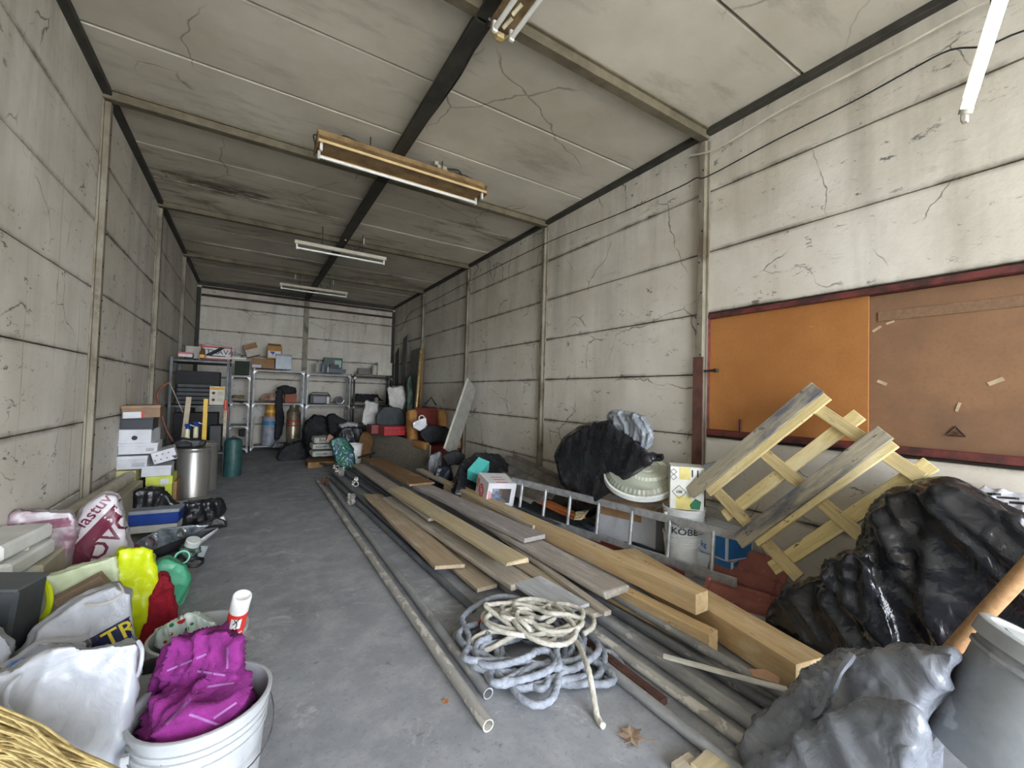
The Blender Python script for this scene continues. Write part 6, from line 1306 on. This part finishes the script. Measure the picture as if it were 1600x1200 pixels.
MB().box((.36, .06, .19), (.10, .05, .05), None, .006).box((.30, .06, .22), (.04, .04, .04), None, .004).build('junction_box', mat((176, 168, 150), None, 9, .6), l1)
MB().tube(smoothpts([(-.74, .0, .08), (-.80, .02, .10), (-.79, 0, .02), (-.76, 0, -.02)], 5), .005, 6).build('lamp_wire', BLACKM, l1, True)
PALE = mat((196, 190, 172), None, 9, .5)
for k, (a_, b_, Y_, lab) in enumerate((((460, 381), (603, 408), 6.35, 'second ceiling lamp of the row, plain white batten with one tube'), ((437, 446), (543, 461), 9.2, 'farthest ceiling lamp of the row, plain white batten near the back wall'))):
    p0 = A(*a_, Y_); p1 = A(*b_, Y_); L = (p1-p0).length; c = (p0+p1)/2
    t_ = batten('ceiling_lamp', lab, c, L, 0, False, PALE, (-.0,), H-c.z-.02)
    for x in ((.05, .3) if k == 0 else (-.35, .35)): MB().cyl((x, .1, H-c.z-.03), (x, .1, H-c.z-.12), .012, seg=8).build('suspension_hook', WHITEP, t_)
    MB().tube([(.18+.07*math.cos(a), .08, H-c.z-.16+.07*math.sin(a)) for a in [math.pi+.25*j for j in range(13)]], .006, 6).build('wire_loop', BLACKM, t_, True)
# lamp at the top of the picture, running towards the door
p = G(790, 40, 3.40)
l0 = batten('ceiling_lamp', 'old rusty ceiling lamp with two white tubes at the top edge of the photo', (1.14, 1.45, 3.42), 1.25, R(90), False, mat((122, 100, 72), (80, 62, 44), 9, .6, .2), (-.055, .055), H-3.42-.02)
MB().box((0, 0, .0), (1.25, .16, .012), None, .003).build('reflector_plate', mat((150, 128, 92), (96, 74, 50), 9, .6, .2), l0)
for x in (.42, .52): MB().cyl((x, -.01, -.01), (x+.06, .01, -.03), .011, seg=10).build('starter', mat((214, 206, 176), None, 9, .4), l0)
MB().tube(smoothpts([(.6, 0, .02), (.66, .03, .0), (.68, -.02, -.02), (.62, -.05, -.02)], 5), .009, 6).build('lamp_wire', mat((196, 168, 112), None, 9, .5), l0, True)
MB().box((.64, .0, -.03), (.04, .05, .03), None, .006).box((.62, .05, -.02), (.03, .03, .04), None, .006).build('end_fitting', mat((206, 184, 132), None, 9, .5), l0)
# lit tube above the right of the camera
lt0 = along(1508, 178, 1.75); lt1 = along(1600, -110, 1.50); M_ = frame(lt0, lt1)
ll = thing('lit_tube_lamp', 'glowing fluorescent tube hanging in front of the upper right wall', 'lamp', lt0)
EM = NT('lit_tube'); EM.b.inputs['Base Color'].default_value = (1, 1, 1, 1); EM.b.inputs['Emission Color'].default_value = (.86, .93, 1, 1); EM.b.inputs['Emission Strength'].default_value = 6
dv = lt1-lt0
MB().cyl(dv*.03, dv, .019, seg=16).build('glowing_tube', EM.m, ll, True)
MB().cyl(dv*0, dv*.035, .022, seg=16).box(dv*-.01+Vector((0, 0, -.01)), (.035, .02, .04), None, .004).build('end_socket', mat((196, 190, 176), None, 9, .5), ll, True)
dd = dv.normalized(); side = dd.cross(Vector((0, 0, 1))).normalized()
MB().cyl(dv*.06+Vector((0, 0, .03)), dv+Vector((0, 0, .05)), .02, seg=6).build('housing', PALE, ll)
MB().cyl(dv*.5+Vector((0, 0, .04)), Vector((dv.x*.5, dv.y*.5, H-lt0.z-.01)), .006, seg=8).build('hanger_rod', DSTEEL, ll)
MB().cyl(dv*.95+Vector((0, 0, .04)), Vector((dv.x*.95, dv.y*.95, H-lt0.z-.01)), .006, seg=8).build('hanger_rod', DSTEEL, ll)
# marks, labels, handles and bolts belong to the body they sit on: one level deeper
BODIES = ('box_body', 'bucket_body', 'can_body', 'tin_body', 'bottle_body', 'clamp_ring', 'radio_body', 'drum_body')
SUBS = ('lettering', 'label', 'white_label', 'yellow_label', 'red_label_end', 'black_dot', 'printed_spot', 'red_border', 'red_print', 'red_ring', 'blue_panel',
        'yellow_panel', 'diamond_mark', 'green_mark', 'yellow_band', 'dark_emblem', 'print_line', 'wire_handle', 'handle_lug', 'teal_band', 'printed_band', 'red_band', 'bolt',
        'black_emblem', 'red_stripe', 'torn_liner', 'blue_mark', 'yellow_mark', 'light_picture', 'magenta_stripe', 'dark_print', 'black_mark', 'pink_edge', 'grille', 'chrome_panel')
def base(n): return n.rsplit('.', 1)[0] if n[-3:].isdigit() else n
for root in [o for o in COL.objects if o.type == 'EMPTY' and 'label' in o]:
    kids = list(root.children); body = next((k for k in kids if base(k.name) in BODIES), None)
    if body is None: continue
    for k in kids:
        if k is not body and base(k.name) in SUBS:
            mb_ = body.matrix_basis.inverted() @ k.matrix_basis; k.parent = body; k.matrix_basis = mb_
